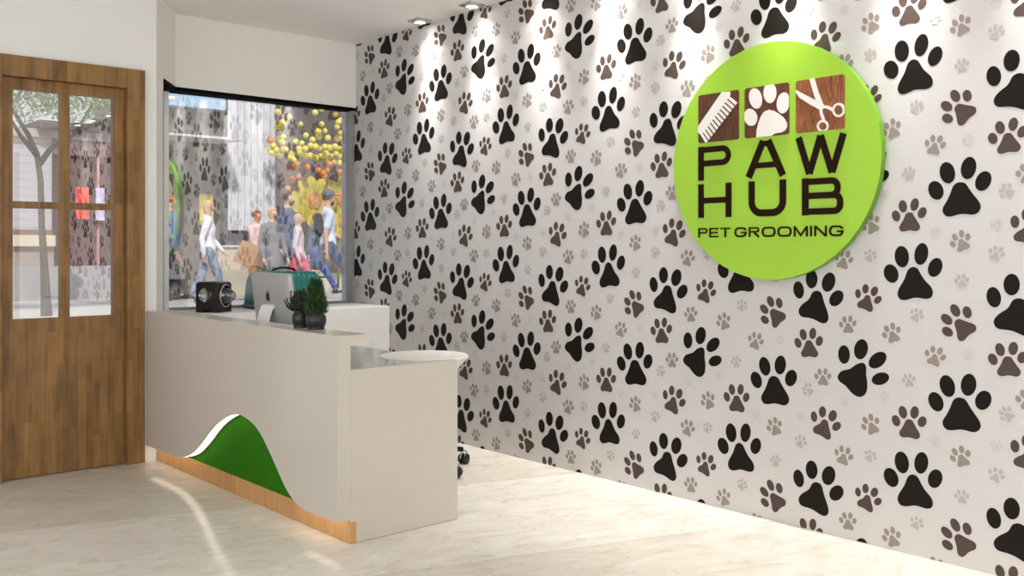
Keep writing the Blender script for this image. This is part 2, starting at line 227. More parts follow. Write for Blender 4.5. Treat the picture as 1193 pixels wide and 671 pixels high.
def floor_mat():
    m = mat('cream_veined_marble', (205, 197, 186), .13); b = m.node_tree.nodes['Principled BSDF']
    b.inputs['Specular IOR Level'].default_value = .075
    tc = nd(m, 'ShaderNodeTexCoord'); mp = nd(m, 'ShaderNodeMapping'); mp.inputs['Scale'].default_value = (2.6, 5.6, 1)
    m0 = nd(m, 'ShaderNodeMapping'); m0.inputs['Rotation'].default_value = (0, 0, R(18))
    lk(m, tc.outputs['Object'], m0.inputs['Vector']); lk(m, m0.outputs[0], mp.inputs['Vector'])
    n1 = nd(m, 'ShaderNodeTexNoise'); n1.inputs['Scale'].default_value = 1.5; n1.inputs['Detail'].default_value = 12; n1.inputs['Roughness'].default_value = .74; n1.inputs['Distortion'].default_value = .9
    lk(m, mp.outputs[0], n1.inputs['Vector'])
    r1 = nd(m, 'ShaderNodeValToRGB')
    e = r1.color_ramp.elements
    e[0].position = .28; e[0].color = lin((196, 188, 177)); e[1].position = .70; e[1].color = lin((226, 222, 216))
    x = e.new(.46); x.color = lin((212, 206, 197))
    lk(m, n1.outputs['Fac'], r1.inputs[0])
    # thin brown veins
    n2 = nd(m, 'ShaderNodeTexNoise'); n2.inputs['Scale'].default_value = .8; n2.inputs['Detail'].default_value = 6; n2.inputs['Distortion'].default_value = .8
    lk(m, mp.outputs[0], n2.inputs['Vector'])
    s = nd(m, 'ShaderNodeMath', operation='SUBTRACT'); s.inputs[1].default_value = .5; lk(m, n2.outputs['Fac'], s.inputs[0])
    ab = nd(m, 'ShaderNodeMath', operation='ABSOLUTE'); lk(m, s.outputs[0], ab.inputs[0])
    mr = nd(m, 'ShaderNodeMapRange'); mr.inputs['From Min'].default_value = 0; mr.inputs['From Max'].default_value = .012; mr.inputs['To Min'].default_value = .35; mr.inputs['To Max'].default_value = 0
    lk(m, ab.outputs[0], mr.inputs['Value'])
    mx = nd(m, 'ShaderNodeMixRGB'); mx.inputs['Color2'].default_value = lin((172, 154, 132))
    lk(m, mr.outputs[0], mx.inputs['Fac']); lk(m, r1.outputs[0], mx.inputs['Color1'])
    # large format tile: tone per tile and hairline joint
    br = nd(m, 'ShaderNodeTexBrick'); br.offset = 0; br.squash = 1; br.inputs['Bias'].default_value = 0; br.inputs['Scale'].default_value = 1
    br.inputs['Brick Width'].default_value = 60; br.inputs['Row Height'].default_value = 1.2; br.inputs['Mortar Size'].default_value = .003
    br.inputs['Color1'].default_value = (1, 1, 1, 1); br.inputs['Color2'].default_value = (.84, .82, .79, 1); br.inputs['Mortar'].default_value = (.72, .68, .63, 1)
    mq = nd(m, 'ShaderNodeMapping'); mq.inputs['Location'].default_value = (20, .022, 0); mq.inputs['Rotation'].default_value = (0, 0, R(18))
    lk(m, tc.outputs['Object'], mq.inputs['Vector']); lk(m, mq.outputs[0], br.inputs['Vector'])
    mu = nd(m, 'ShaderNodeMixRGB', blend_type='MULTIPLY'); mu.inputs['Fac'].default_value = 1
    lk(m, mx.outputs[0], mu.inputs['Color1']); lk(m, br.outputs['Color'], mu.inputs['Color2'])
    # pale curved band: reflected light painted into the floor colour
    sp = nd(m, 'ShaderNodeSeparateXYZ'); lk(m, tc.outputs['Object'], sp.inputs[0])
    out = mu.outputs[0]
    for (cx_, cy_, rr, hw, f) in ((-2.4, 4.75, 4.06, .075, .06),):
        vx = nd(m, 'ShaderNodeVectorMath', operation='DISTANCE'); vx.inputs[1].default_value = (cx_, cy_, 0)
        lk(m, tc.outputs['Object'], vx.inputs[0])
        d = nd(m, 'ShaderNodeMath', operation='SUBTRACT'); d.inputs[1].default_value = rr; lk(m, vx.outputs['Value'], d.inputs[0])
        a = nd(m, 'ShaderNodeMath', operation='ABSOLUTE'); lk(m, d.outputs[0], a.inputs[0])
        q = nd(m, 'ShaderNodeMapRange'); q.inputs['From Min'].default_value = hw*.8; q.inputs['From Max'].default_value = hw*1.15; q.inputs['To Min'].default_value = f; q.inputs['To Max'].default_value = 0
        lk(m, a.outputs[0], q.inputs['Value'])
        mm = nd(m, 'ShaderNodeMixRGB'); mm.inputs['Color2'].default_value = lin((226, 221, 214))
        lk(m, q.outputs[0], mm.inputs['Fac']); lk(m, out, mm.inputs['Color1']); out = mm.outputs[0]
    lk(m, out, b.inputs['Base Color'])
    return m
M['floor'] = floor_mat()

# ------------------------------------------------------------------ setting
CEIL = 2.75; XW = 3.81
YB = -1.75                      # shopfront behind the camera
XL = -2.6
struct(box('floor', XL-.1, XW+.1, YB-.1, 6.3, -.1, 0, M['floor']))
struct(box('ceiling', XL-.1, XW+.1, YB-.1, 6.3, CEIL, CEIL+.1, M['ceiling']))

def wallpaper():
    bm = bmesh.new()
    bx(bm, XW, XW+.1, YB, 6.3, 0, CEIL)
    mi = {0: 1, 1: 2, 2: 3, 3: 4, 4: 5}
    items = [(a, z, k, 1, 0, 0) for a, z, k in PAW['big']]
    hs = {}
    for k, t in PAW['tmpl'].items():
        zs = [q[1] for e in t for q in e]; hs[k] = max(zs)-min(zs)
    items += [(a, z, str(t), h/hs[str(t)], R(rot), c) for a, z, h, rot, c, t in PAW['sm']]
    P = .845
    x = XW-.0008
    def clip(poly, z0, z1):
        for lo, s in ((z0, 1), (z1, -1)):
            o = []
            for i in range(len(poly)):
                p, q = poly[i-1], poly[i]
                pi, qi = s*(p[1]-lo) >= 0, s*(q[1]-lo) >= 0
                if pi != qi:
                    t = (lo-p[1])/(q[1]-p[1]); o.append((p[0]+(q[0]-p[0])*t, lo))
                if qi: o.append(q)
            poly = o
            if len(poly) < 3: return None
        return poly
    for i in range(-8, 3):
        for j in range(-1, 4):
            for a, z, k, s, rot, c in items:
                A = a+i*P; Z = z+j*P
                if -A < YB+.15 or -A > 6.24 or Z < -.15 or Z > CEIL+.15: continue
                cr, sr = math.cos(-rot), math.sin(-rot)
                for e in PAW['tmpl'][str(k)]:
                    poly = [(A+s*(u*cr-v*sr), Z+s*(u*sr+v*cr)) for u, v in e]
                    poly = clip(poly, .001, CEIL-.001)
                    if not poly: continue
                    try:
                        f = bm.faces.new([bm.verts.new((x, -u, v)) for u, v in poly])
                    except ValueError: continue
                    f.normal_update()
                    if f.normal.x > 0: f.normal_flip()
                    f.material_index = mi[c]
    return link_mesh('wall_right', bm, mats=[M['paper'], M['p1'], M['p2'], M['p3'], M['p4'], M['p5']])
struct(wallpaper())

# door wall with its opening, column and splayed end
bm = bmesh.new()
bx(bm, XL, 1.26, 5.65, 5.77, 0, CEIL)
bx(bm, 1.26, 2.05, 5.65, 5.77, 2.25, CEIL)
bx(bm, 2.05, 2.16, 5.65, 5.77, 0, CEIL)
prism(bm, [(2.1602, 5.6502), (2.255, 5.79), (2.395, 6.16), (2.395, 6.26), (2.36, 6.26), (2.1602, 5.7702)], 'z', 0, 2.283)
struct(link_mesh('wall_back', bm, M['wall']))
bm = bmesh.new()
prism(bm, [(2.1602, 5.6502), (2.435, 6.05), (XW, 6.10), (XW, 6.26), (2.0, 6.26), (2.0, 5.7702), (2.1602, 5.7702)], 'z', 2.283, CEIL)
struct(link_mesh('wall_soffit', bm, M['ceiling']))
bm = bmesh.new()
prism(bm, [(2.262, 5.80), (2.437, 6.053), (XW-.002, 6.102), (XW-.002, 6.20), (2.40, 6.20)], 'z', 2.262, 2.283)
struct(link_mesh('trim_1', bm, M['track']))           # black head track of the window
bm = bmesh.new()
bx(bm, 2.165, XW-.002, 5.655, 6.26, 0, .845, .004)
struct(link_mesh('wall_ledge', bm, M['wall']))
bm = bmesh.new()
bx(bm, XL-.1, XL, YB, .2, 0, CEIL); bx(bm, XL-.1, XL, 4.4, 6.3, 0, CEIL); bx(bm, XL-.1, XL, .2, 4.4, 2.45, CEIL); bx(bm, XL-.1, XL, .2, 4.4, 0, .3)
struct(link_mesh('wall_left', bm, M['wall']))
# wall behind the camera: piers and lintel round the shopfront opening
bm = bmesh.new()
bx(bm, XL, -1.6, YB-.1, YB, 0, CEIL); bx(bm, 3.3, XW, YB-.1, YB, 0, CEIL); bx(bm, -1.6, 3.3, YB-.1, YB, 2.45, CEIL); bx(bm, -1.6, 3.3, YB-.1, YB, 0, .12)
struct(link_mesh('wall_front', bm, M['wall']))

# window 1: fixed pane between ledge and head track
w1 = struct(empty('window_1', (2.40, 6.16, .845)))
def loc_box(name, par, x0, x1, y0, y1, z0, z1, m, bev=0):
    px_, py_, pz_ = par.location
    return box(name, x0-px_, x1-px_, y0-py_, y1-py_, z0-pz_, z1-pz_, m, par, bev)
loc_box('pane', w1, 2.428, 3.79, 6.163, 6.169, .85, 2.262, M['glass'])
fr = mat('frame_grey', (150, 148, 146), .4)
loc_box('window_jamb', w1, 2.397, 2.428, 6.14, 6.20, .85, 2.262, M['white_plastic'])
loc_box('window_jamb', w1, 3.785, 3.809, 6.12, 6.20, .85, 2.262, fr)
loc_box('bottom_rail', w1, 2.428, 3.785, 6.15, 6.19, .846, .862, fr)
# window 2: the glazed shopfront behind
w2 = struct(empty('window_2', (.85, YB-.05, .12)))
loc_box('pane', w2, -1.6, 3.3, YB-.052, YB-.046, .12, 2.45, M['clear'])
for xx in (-1.6, 0.0, 1.64, 3.25): loc_box('mullion', w2, xx, xx+.05, YB-.08, YB-.02, .12, 2.45, fr)

# window 3: unseen left opening, added to go with the side fill light
w3 = struct(empty('window_3_fill', (XL-.05, 2.3, .3)))
loc_box('pane', w3, XL-.053, XL-.047, .2, 4.4, .3, 2.45, M['clear'])
for yy in (.2, 2.28, 4.35): loc_box('mullion', w3, XL-.08, XL-.02, yy, yy+.05, .3, 2.45, fr)

# door 1
d1 = struct(empty('door_1', (1.66, 5.66, 0)))
def door():
    o = d1.location
    # casing, standing 2 cm proud of the wall
    for nm, x0, x1, z0, z1 in (('casing_jamb', 1.250, 1.331, 0, 2.284), ('casing_jamb', 1.984, 2.085, 0, 2.284), ('casing_head', 1.331, 1.984, 2.171, 2.284)):
        loc_box(nm, d1, x0, x1, 5.626, 5.77, z0, z1, M['oak'], .003)
    # leaf: stiles, rails and glazing bars as one mesh, recessed in the casing
    y0, y1 = 5.672, 5.712
    bm = bmesh.new()
    X = (1.333, 1.391, 1.632, 1.682, 1.918, 1.982); Z = (.005, .865, 1.466, 1.504, 2.110, 2.169)
    for a, b, c, d in ((X[0], X[5], Z[0], Z[1]), (X[0], X[5], Z[4], Z[5]), (X[0], X[1], Z[1], Z[4]), (X[4], X[5], Z[1], Z[4]), (X[2], X[3], Z[1], Z[4]), (X[1], X[2], Z[2], Z[3]), (X[3], X[4], Z[2], Z[3])):
        bx(bm, a-o.x, b-o.x, y0-o.y, y1-o.y, c-o.z, d-o.z)
    leaf = link_mesh('door_leaf', bm, M['oak'], d1)
    for a, b in ((X[1], X[2]), (X[3], X[4])):
        for c, d in ((Z[1], Z[2]), (Z[3], Z[4])):
            box('pane', a-o.x, b-o.x, 5.690-o.y, 5.694-o.y, c, d, M['glass_door'], leaf)
door()

# ------------------------------------------------------------------ reception desk
desk = tag(empty('reception_desk', (2.45, 4.6, 0)), 'long white reception desk with a wave cut-out showing green above a lit oak plinth', 'desk')
def D(name, bm, m, smooth=False, parent=None):
    bmesh.ops.translate(bm, verts=bm.verts, vec=(-2.45, -4.6, 0))
    return link_mesh(name, bm, m, parent or desk, smooth)
def catmull(pts, n=5):
    o = []
    for i in range(len(pts)-1):
        p0, p1, p2, p3 = pts[max(i-1, 0)], pts[i], pts[i+1], pts[min(i+2, len(pts)-1)]
        for q in range(n):
            t = q/n
            o.append(tuple(.5*(2*p1[m]+(p2[m]-p0[m])*t+(2*p0[m]-5*p1[m]+4*p2[m]-p3[m])*t*t+(3*p1[m]-p0[m]-3*p2[m]+p3[m])*t**3) for m in range(2)))
    o.append(pts[-1]); return o
wave = catmull([(5.645, .096), (5.492, .097), (5.323, .095), (5.179, .103), (5.093, .118), (4.991, .155), (4.875, .225), (4.779, .294), (4.687, .351), (4.567, .404), (4.479, .427), (4.409, .433), (4.296, .415), (4.209, .376), (4.127, .314), (4.046, .242), (3.968, .172), (3.892, .127), (3.824, .106), (3.749, .099), (3.62, .100), (3.505, .104)], 4)
bm = bmesh.new()
prism(bm, wave+[(3.505, .882), (5.645, .882)], 'x', 2.10, 2.1625)
fp = D('front_panel', bm, M['desk'])
# led ribbon let into the cut edge
bm = bmesh.new()
A = []
for i, (y, z) in enumerate(wave[1:-1]):
    A.append([bm.verts.new((2.106 if k == 0 or k == 3 else 2.151, y, z-(.0008 if k < 2 else -.004))) for k in range(4)])
for a, b in zip(A, A[1:]):
    for k in range(4): bm.faces.new((a[k], a[(k+1) % 4], b[(k+1) % 4], b[k]))
bmesh.ops.recalc_face_normals(bm, faces=bm.faces[:])
ls = D('light_strip', bm, M['led']); ls['label'] = 'glowing white light strip along the wave'
bm = bmesh.new(); bx(bm, 2.164, 2.19, 3.545, 5.60, .092, .6)
D('green_inlay', bm, M['green'])['label'] = 'green felt panel behind the wave'
bm = bmesh.new(); bx(bm, 2.160, 2.19, 3.502, 5.645, 0.001, .0915)
D('plinth', bm, M['plinth'])['label'] = 'light oak plinth'
bm = bmesh.new(); bx(bm, 2.163, 2.735, 3.505, 3.545, .001, .735, .0015)
D('end_panel', bm, M['desk'])
bm = bmesh.new(); bx(bm, 2.156, 2.715, 3.546, 5.60, .70, .735, .002)
D('worktop', bm, M['worktop'])
bm = bmesh.new(); bx(bm, 2.156, 2.25, 3.5055, 5.645, .852, .882, .002)
D('top_shelf', bm, M['desk'])
bm = bmesh.new(); bx(bm, 2.19, 2.70, 5.56, 5.60, .001, .70)
D('side_panel', bm, M['desk'])
# round tapering tray at the end of the worktop
bm = bmesh.new()
lathe(bm, [(0, .7362), (.211, .7362), (.216, .731), (.213, .722), (.15, .655), (.10, .612), (.06, .60), (0, .60)], 64, (2.73, 3.763, 0))
bmesh.ops.recalc_face_normals(bm, faces=bm.faces[:])
D('rounded_tray', bm, M['white_plastic'])['label'] = 'rounded white worktop end with tapering underside'

# ------------------------------------------------------------------ round sign
SY, SZ = 2.53, 1.646
sign = tag(empty('round_sign', (XW, SY, SZ)), 'big round lime green sign reading PAW HUB PET GROOMING on the paw-print wall', 'sign')
SX = -.046                       # front face, local x
bm = bmesh.new()
NS = 44; rad = .541
prism(bm, [(rad*1.012*math.cos(2*PI*i/NS+.05), rad*math.sin(2*PI*i/NS+.05)) for i in range(NS)], 'x', SX, -.012)
for f in bm.faces: f.material_index = 0 if abs(f.normal.x) > .5 else 1
dsc = link_mesh('sign_disc', bm, parent=sign, mats=[M['sign_green'], M['sign_side']])
for yy, zz in ((0, .3), (0, -.3), (.3, 0), (-.3, 0)):
    bm = bmesh.new(); bx(bm, -.013, 0, yy-.02, yy+.02, zz-.02, zz+.02); link_mesh('standoff', bm, M['chrome'], sign)
U0, Z0 = 2.922-SY, -SZ           # u grows to the viewer's right
def S2(u, z): return (U0-u, z+Z0)
def flat(name, polys, m, parent, d=.004, x=SX):
    bm = bmesh.new()
    for n_, p in enumerate(polys):
        q = []
        for a in p:
            if not q or (abs(a[0]-q[-1][0])+abs(a[1]-q[-1][1])) > 1e-6: q.append(a)
        if len(q) > 2: prism(bm, [S2(*a) for a in q], 'x', x-d-n_*5e-5, x-.0002-n_*1e-5)
    return link_mesh(name, bm, m, parent)
def stroke(pts, w, closed=False, mit=3):
    """2D polyline -> list of quads with mitred joints"""
    P = []
    for p in pts:
        p = Vector(p)
        if not P or (p-P[-1]).length > 1e-5: P.append(p)
    if closed and (P[0]-P[-1]).length < 1e-5: P.pop()
    n = len(P); L = []; Rr = []
    for i in range(n):
        a = P[i-1] if (i or closed) else None; b = P[(i+1) % n] if (i < n-1 or closed) else None
        d1 = (P[i]-a).normalized() if a is not None else None; d2 = (b-P[i]).normalized() if b is not None else None
        if d1 is None: d1 = d2
        if d2 is None: d2 = d1
        t = (d1+d2).normalized(); nn = Vector((-t.y, t.x)); k = min(mit, 1/max(.2, nn.dot(Vector((-d1.y, d1.x)))))
        L.append(P[i]+nn*w/2*k); Rr.append(P[i]-nn*w/2*k)
    out = []
    for i in range(n if closed else n-1):
        j = (i+1) % n; out.append([tuple(L[i]), tuple(L[j]), tuple(Rr[j]), tuple(Rr[i])])
    return out
def arc(cx, cy, rx, ry, a0, a1, n=8):
    return [(cx+rx*math.cos(R(a0+(a1-a0)*i/n)), cy+ry*math.sin(R(a0+(a1-a0)*i/n))) for i in range(n+1)]
def glyph(ch, w, h, t):
    """strokes of a wide rounded grotesque capital in a w x h box"""
    r = h*.30; e = t/2; o = []
    if ch == 'P':
        o += stroke([(e, 0), (e, h)], t); b = h*.40
        o += stroke([(t, h-e), (w-r, h-e)]+arc(w-r, h-r, r-e, r-e, 90, 0)+arc(w-r, b+r-.0, r-e, r-e*1.0, 0, -90)+[(t, b+e)], t*.86)
    elif ch == 'A':
        o += stroke([(e*1.1, 0), (w*.44, h)], t*1.05); o += stroke([(w-e*1.1, 0), (w*.56, h)], t*1.05)
        o += [[(w*.40, h), (w*.60, h), (w*.56, h-t*.8), (w*.44, h-t*.8)]]
        o += stroke([(w*.2, h*.32), (w*.8, h*.32)], t*.8)
    elif ch == 'W':
        for a, b in ((.045, .27), (.5, .27), (.5, .73), (.955, .73)): o += stroke([(w*a, h), (w*b, 0)], t*.95)
    elif ch == 'H':
        o += stroke([(e, 0), (e, h)], t)+stroke([(w-e, 0), (w-e, h)], t)+stroke([(t, h*.51), (w-t, h*.51)], t*.86)
    elif ch == 'U':
        q = h*.42
        o += stroke([(e, h), (e, q)]+arc(q, q, q-e, q-e, 180, 270)+arc(w-q, q, q-e, q-e, 270, 360)+[(w-e, h)], t)
    elif ch == 'B':
        o += stroke([(e, 0), (e, h)], t); r2 = h*.27
        o += stroke([(t, h-e), (w*.94-r2, h-e)]+arc(w*.94-r2, h-r2, r2-e, r2-e, 90, 0, 6)+arc(w*.94-r2, h*.52+r2-e, r2-e, r2-e, 0, -90, 6)+[(t, h*.52)], t*.86)
        o += stroke([(t, h*.52), (w-r2, h*.52)]+arc(w-r2, h*.52-r2+e, r2-e, r2-e, 90, 0, 6)+arc(w-r2, r2, r2-e, r2-e, 0, -90, 6)+[(t, e)], t*.86)
    elif ch == 'E':
        o += stroke([(e, 0), (e, h)], t)
        for z, k in ((e, 1), (h/2, .92), (h-e, 1)): o += stroke([(t, z), (w*k, z)], t*.86)
    elif ch == 'T':
        o += stroke([(w/2, 0), (w/2, h-t*.8)], t)+stroke([(0, h-e), (w, h-e)], t*.86)
    elif ch == 'I': o += stroke([(w/2, 0), (w/2, h)], t)
    elif ch == 'N': o += stroke([(e, 0), (e, h)], t)+stroke([(w-e, 0), (w-e, h)], t)+stroke([(t*.6, h-e*.4), (w-t*.6, e*.4)], t)
    elif ch == 'M': o += stroke([(e, 0), (e, h)], t)+stroke([(w-e, 0), (w-e, h)], t)+stroke([(e, h-e*.5), (w/2, h*.12), (w-e, h-e*.5)], t*.9)
    elif ch == 'O':
        q = h*.45
        o += stroke(arc(w-q, h-q, q-e, q-e, 0, 90, 5)+arc(q, h-q, q-e, q-e, 90, 180, 5)+arc(q, q, q-e, q-e, 180, 270, 5)+arc(w-q, q, q-e, q-e, 270, 360, 5), t, True)
    elif ch == 'G':
        q = h*.45
        o += stroke([(w-e*.6, h*.74)]+arc(w-q, h-q, q-e, q-e, 40, 90, 3)+arc(q, h-q, q-e, q-e, 90, 180, 5)+arc(q, q, q-e, q-e, 180, 270, 5)+arc(w-q, q, q-e, q-e, 270, 330, 4)+[(w-e, h*.46)], t)
        o += stroke([(w*.55, h*.46), (w, h*.46)], t*.86)
    elif ch == 'R':
        r2 = h*.28
        o += stroke([(e, 0), (e, h)], t)+stroke([(t, h-e), (w*.95-r2, h-e)]+arc(w*.95-r2, h-r2, r2-e, r2-e, 90, -90, 8)+[(t, h-2*r2+e)], t*.86)
        o += stroke([(w*.5, h*.42), (w-e, 0)], t)
    return o
def put(ch, u, z, w, h, t, name, par):
    return flat(name, [[(u+a, z+b) for a, b in p] for p in glyph(ch, w, h, t)], M['sign_dark'], par)
for ch, u, w, z in (('P', 0, .192, 1.577), ('A', .272, .218, 1.577), ('W', .541, .238, 1.576), ('H', 0, .193, 1.396), ('U', .290, .198, 1.395), ('B', .569, .200, 1.394)):
    put(ch, u, z, w, .163, .032, 'letter', sign)
for word, u0, u1 in (('PET', 0, .187), ('GROOMING', .212, .768)):
    wd = {'P': .82, 'E': .8, 'T': .85, 'G': .98, 'R': .88, 'O': 1.05, 'M': 1.02, 'I': .14, 'N': .88}
    gap = .17; tot = sum(wd[c] for c in word)+gap*(len(word)-1); k = (u1-u0)/tot; u = u0
    for c in word:
        put(c, u, 1.301, wd[c]*k, .046, .0082, 'small_letter', sign); u += (wd[c]+gap)*k

def fur(name, c1, c2, ang):
    m = mat(name, c1, .6); b = m.node_tree.nodes['Principled BSDF']
    tc = nd(m, 'ShaderNodeTexCoord'); mp = nd(m, 'ShaderNodeMapping'); mp.inputs['Scale'].default_value = (1, 110, 13); mp.inputs['Rotation'].default_value = (R(ang), 0, 0)
    no = nd(m, 'ShaderNodeTexNoise'); no.inputs['Scale'].default_value = 1; no.inputs['Detail'].default_value = 6; no.inputs['Distortion'].default_value = 1.2
    ra = nd(m, 'ShaderNodeValToRGB'); ra.color_ramp.elements[0].position = .32; ra.color_ramp.elements[1].position = .72
    ra.color_ramp.elements[0].color = lin(c2); ra.color_ramp.elements[1].color = lin(c1)
    lk(m, tc.outputs['Object'], mp.inputs['Vector']); lk(m, mp.outputs[0], no.inputs['Vector']); lk(m, no.outputs['Fac'], ra.inputs[0]); lk(m, ra.outputs[0], b.inputs['Base Color'])
    return m
furs = [fur('brown_fur_upright', (112, 62, 32), (52, 26, 14), 10), fur('brown_fur_deep', (122, 64, 34), (66, 30, 16), -30), fur('brown_fur_light', (176, 108, 62), (86, 40, 20), 38)]
def clip_unit(p):
    for ax, lo, s in ((0, 0, 1), (0, 1, -1), (1, 0, 1), (1, 1, -1)):
        o = []
        for i in range(len(p)):
            a, b = p[i-1], p[i]; ia, ib = s*(a[ax]-lo) >= 0, s*(b[ax]-lo) >= 0
            if ia != ib:
                t = (lo-a[ax])/(b[ax]-a[ax]); o.append((a[0]+(b[0]-a[0])*t, a[1]+(b[1]-a[1])*t))
            if ib: o.append(b)
        p = o
        if len(p) < 3: return None
    return p
def quadmap(xl, xr, tl, tr, bl, br):
    def f(x, y):
        u = (x-xl)/(xr-xl); t = tl+(tr-tl)*u; b = bl+(br-bl)*u
        return (u, (b-y)/(b-t))
    return f
TS = .236; TZ = 1.759; TH = .232
def tile(k, u0, polys, part):
    q = .012; p = []
    for cx_, cy_, a0 in ((1-.05, 1-.05, 0), (.05, 1-.05, 90), (.05, .05, 180), (1-.05, .05, 270)):
        p += [(u0+TS*a, TZ+TH*b) for a, b in arc(cx_, cy_, .05, .05, a0, a0+90, 4)]
    t = flat('picture_tile', [p], furs[k], sign, .003)
    t['label'] = 'square brown fur picture with white '+part
    pl = [c for c in (clip_unit(a) for a in polys) if c]
    s = flat(part, [[(u0+TS*a, TZ+TH*b) for a, b in c] for c in pl], M['sign_white'], t, .0022, SX-.003)
    s['label'] = 'white printed '+part
    return t
A0, A1, B0, B1 = (.08, .157), (.80, .91), (.20, -.02), (.99, .76)
comb = [[(0, .353), (0, .23), A0, A1, (.80, .985), (.593, 1.0)], [(0, .353), (.593, 1), (.58, .98)]]
for i in range(12):
    t0, t1 = i/12, (i+.66)/12
    L = lambda P, Q, t: (P[0]+(Q[0]-P[0])*t, P[1]+(Q[1]-P[1])*t)
    ex = .012
    comb.append([L((A0[0]-ex, A0[1]+ex), (A1[0]-ex, A1[1]+ex), t0), L((A0[0]-ex, A0[1]+ex), (A1[0]-ex, A1[1]+ex), t1), L(B0, B1, t1), L(B0, B1, t0)])
tile(0, 0, comb, 'comb')
f2 = quadmap(435, 735, 160, 118, 492, 460)
def ellp(f, x, y, a, b, t, n=24):
    t = R(t); return [f(x+a*math.cos(2*PI*i/n)*math.cos(t)-b*math.sin(2*PI*i/n)*math.sin(t), y+a*math.cos(2*PI*i/n)*math.sin(t)+b*math.sin(2*PI*i/n)*math.cos(t)) for i in range(n)]
pw = [ellp(f2, 512, 225, 44, 69, -12), ellp(f2, 610, 188, 43, 68, 0), ellp(f2, 698, 255, 42, 70, 8), ellp(f2, 478, 350, 45, 58, -14)]
pw.append([f2(*p) for p in [(517, 488), (519, 440), (530, 395), (548, 345), (572, 312), (605, 299), (640, 308), (672, 328), (702, 352), (722, 385), (724, 412), (710, 436), (685, 450), (650, 455), (632, 462), (615, 482)]])
tile(1, .268, pw, 'paw_print')
f3 = quadmap(773, 1102, 108, 62, 455, 425)
sc = [[f3(*p) for p in [(868, 92), (902, 86), (930, 180), (962, 262), (966, 290), (944, 312), (930, 285), (905, 215)]],
      [f3(*p) for p in [(774, 168), (800, 180), (905, 232), (965, 262), (972, 285), (940, 300), (870, 262), (800, 218), (774, 182)]]]
sc += stroke([f3(*p) for p in [(945, 290), (950, 325), (960, 350), (966, 372)]], .055)
sc += stroke([f3(*p) for p in [(955, 278), (990, 282), (1012, 292), (1030, 305)]], .055)
for cx_, cy_, rx_, ry_ in ((960, 408, 33, 33), (1065, 303, 34, 40)):
    sc += stroke([f3(cx_+rx_*math.cos(2*PI*i/28), cy_+ry_*math.sin(2*PI*i/28)) for i in range(28)], .040, True)
tile(2, .538, sc, 'scissors')

# ------------------------------------------------------------------ ceiling downlights
DLX = XW-.09
first = None
for k in range(12):
    y = 5.17-.547*k
    if first is None:
        t = empty('ceiling_downlight', (DLX, y, CEIL))
        bm = bmesh.new()
        bx(bm, -.06, .06, -.06, .06, -.008, 0, .002)
        link_mesh('square_plate', bm, M['chrome'], t)
        bm = bmesh.new(); lathe(bm, [(.042, -.008), (.042, -.016), (.034, -.016), (.032, -.0085)], 32); link_mesh('lamp_ring', bm, M['white_plastic'], t, True)
        bm = bmesh.new(); lathe(bm, [(0, -.013), (.033, -.013), (.033, -.0085)], 32); link_mesh('lamp_glass', bm, M['lamp'], t, True)
        first = t
    else:
        t = first.copy(); COL.objects.link(t); t.location = (DLX, y, CEIL)
        for ch in first.children:
            c = ch.copy(); COL.objects.link(c); c.parent = t
    lab = ['square ceiling downlight furthest from the camera, nearest the window', 'square ceiling downlight second along the paw-print wall from the window'][k] if k < 2 else 'square ceiling downlight along the paw-print wall, nearer than the first two'
    tag(t, lab, 'downlight', 'row of downlights along the paw-print wall')
    for nm, w_, an, ti in (('wall_spot', SPOT_A, 34, 7), ('column_spot', SPOT_C, 15, 4.5), ('halo_spot', SPOT_H, 120, 0), ('floor_spot', SPOT_B, 56, -3)):
        l = bpy.data.lights.new(nm, 'SPOT'); l.energy = w_; l.color = (1, .965, .92); l.spot_size = R(an); l.spot_blend = 1; l.shadow_soft_size = .025
        lo = bpy.data.objects.new(nm, l); COL.objects.link(lo); lo.location = (DLX, y, CEIL-.03)
        lo.rotation_euler = (0, R(-ti), 0)

def area(name, loc, rot, sx, sy, w, col=(1, 1, 1), spread=180):
    l = bpy.data.lights.new(name, 'AREA'); l.shape = 'RECTANGLE'; l.size = sx; l.size_y = sy; l.energy = w; l.color = col; l.spread = R(spread)
    o = bpy.data.objects.new(name, l); COL.objects.link(o); o.location = loc; o.rotation_euler = rot
    return o
# daylight through the shopfront behind
area('shopfront_daylight', (.85, YB+.02, 1.3), (R(90), 0, 0), 4.7, 2.2, DAY_W, (1, .985, .97))
area('side_fill_light', (XL+.02, 2.3, 1.37), (R(90), 0, R(-90)), 4.0, 2.0, SIDE_W, (.97, .985, 1))  # fill light added on the left to lift the desk front
# unseen glowing ceiling panels, added as general fill above and behind the camera
pan = None
for i, (x, y) in enumerate(((.6, .2), (2.0, .2), (1.2, 2.9), (1.2, -1.1))):
    if pan is None:
        pan = t = empty('ceiling_fill_panel', (x, y, CEIL))
        box('frame', -.31, .31, -.31, .31, -.012, 0, M['white_plastic'], t, .002)
        box('diffuser', -.29, .29, -.29, .29, -.014, -.011, mat('fill_panel_glow', (255, 255, 255), emit=(255, 248, 238), es=PANEL_E), t)
    else:
        t = pan.copy(); COL.objects.link(t); t.location = (x, y, CEIL)
        for ch in pan.children:
            c = ch.copy(); COL.objects.link(c); c.parent = t
    tag(t, 'unseen square ceiling panel added as fill light over the open floor', 'ceiling light', 'added ceiling fill panels')
# ------------------------------------------------------------------ things on desk and ledge
# all-in-one computer, back to the front of the desk
mac = tag(empty('desktop_computer', (2.44, 4.726, .7358)), 'silver all-in-one computer seen from behind with dark fruit emblem', 'computer')
tilt = R(8)
W2, DH = .226, .335
def mloc(bm): 
    bmesh.ops.rotate(bm, verts=bm.verts, cent=(0, 0, .23), matrix=Matrix.Rotation(-tilt, 3, 'Y'))
bm = bmesh.new()
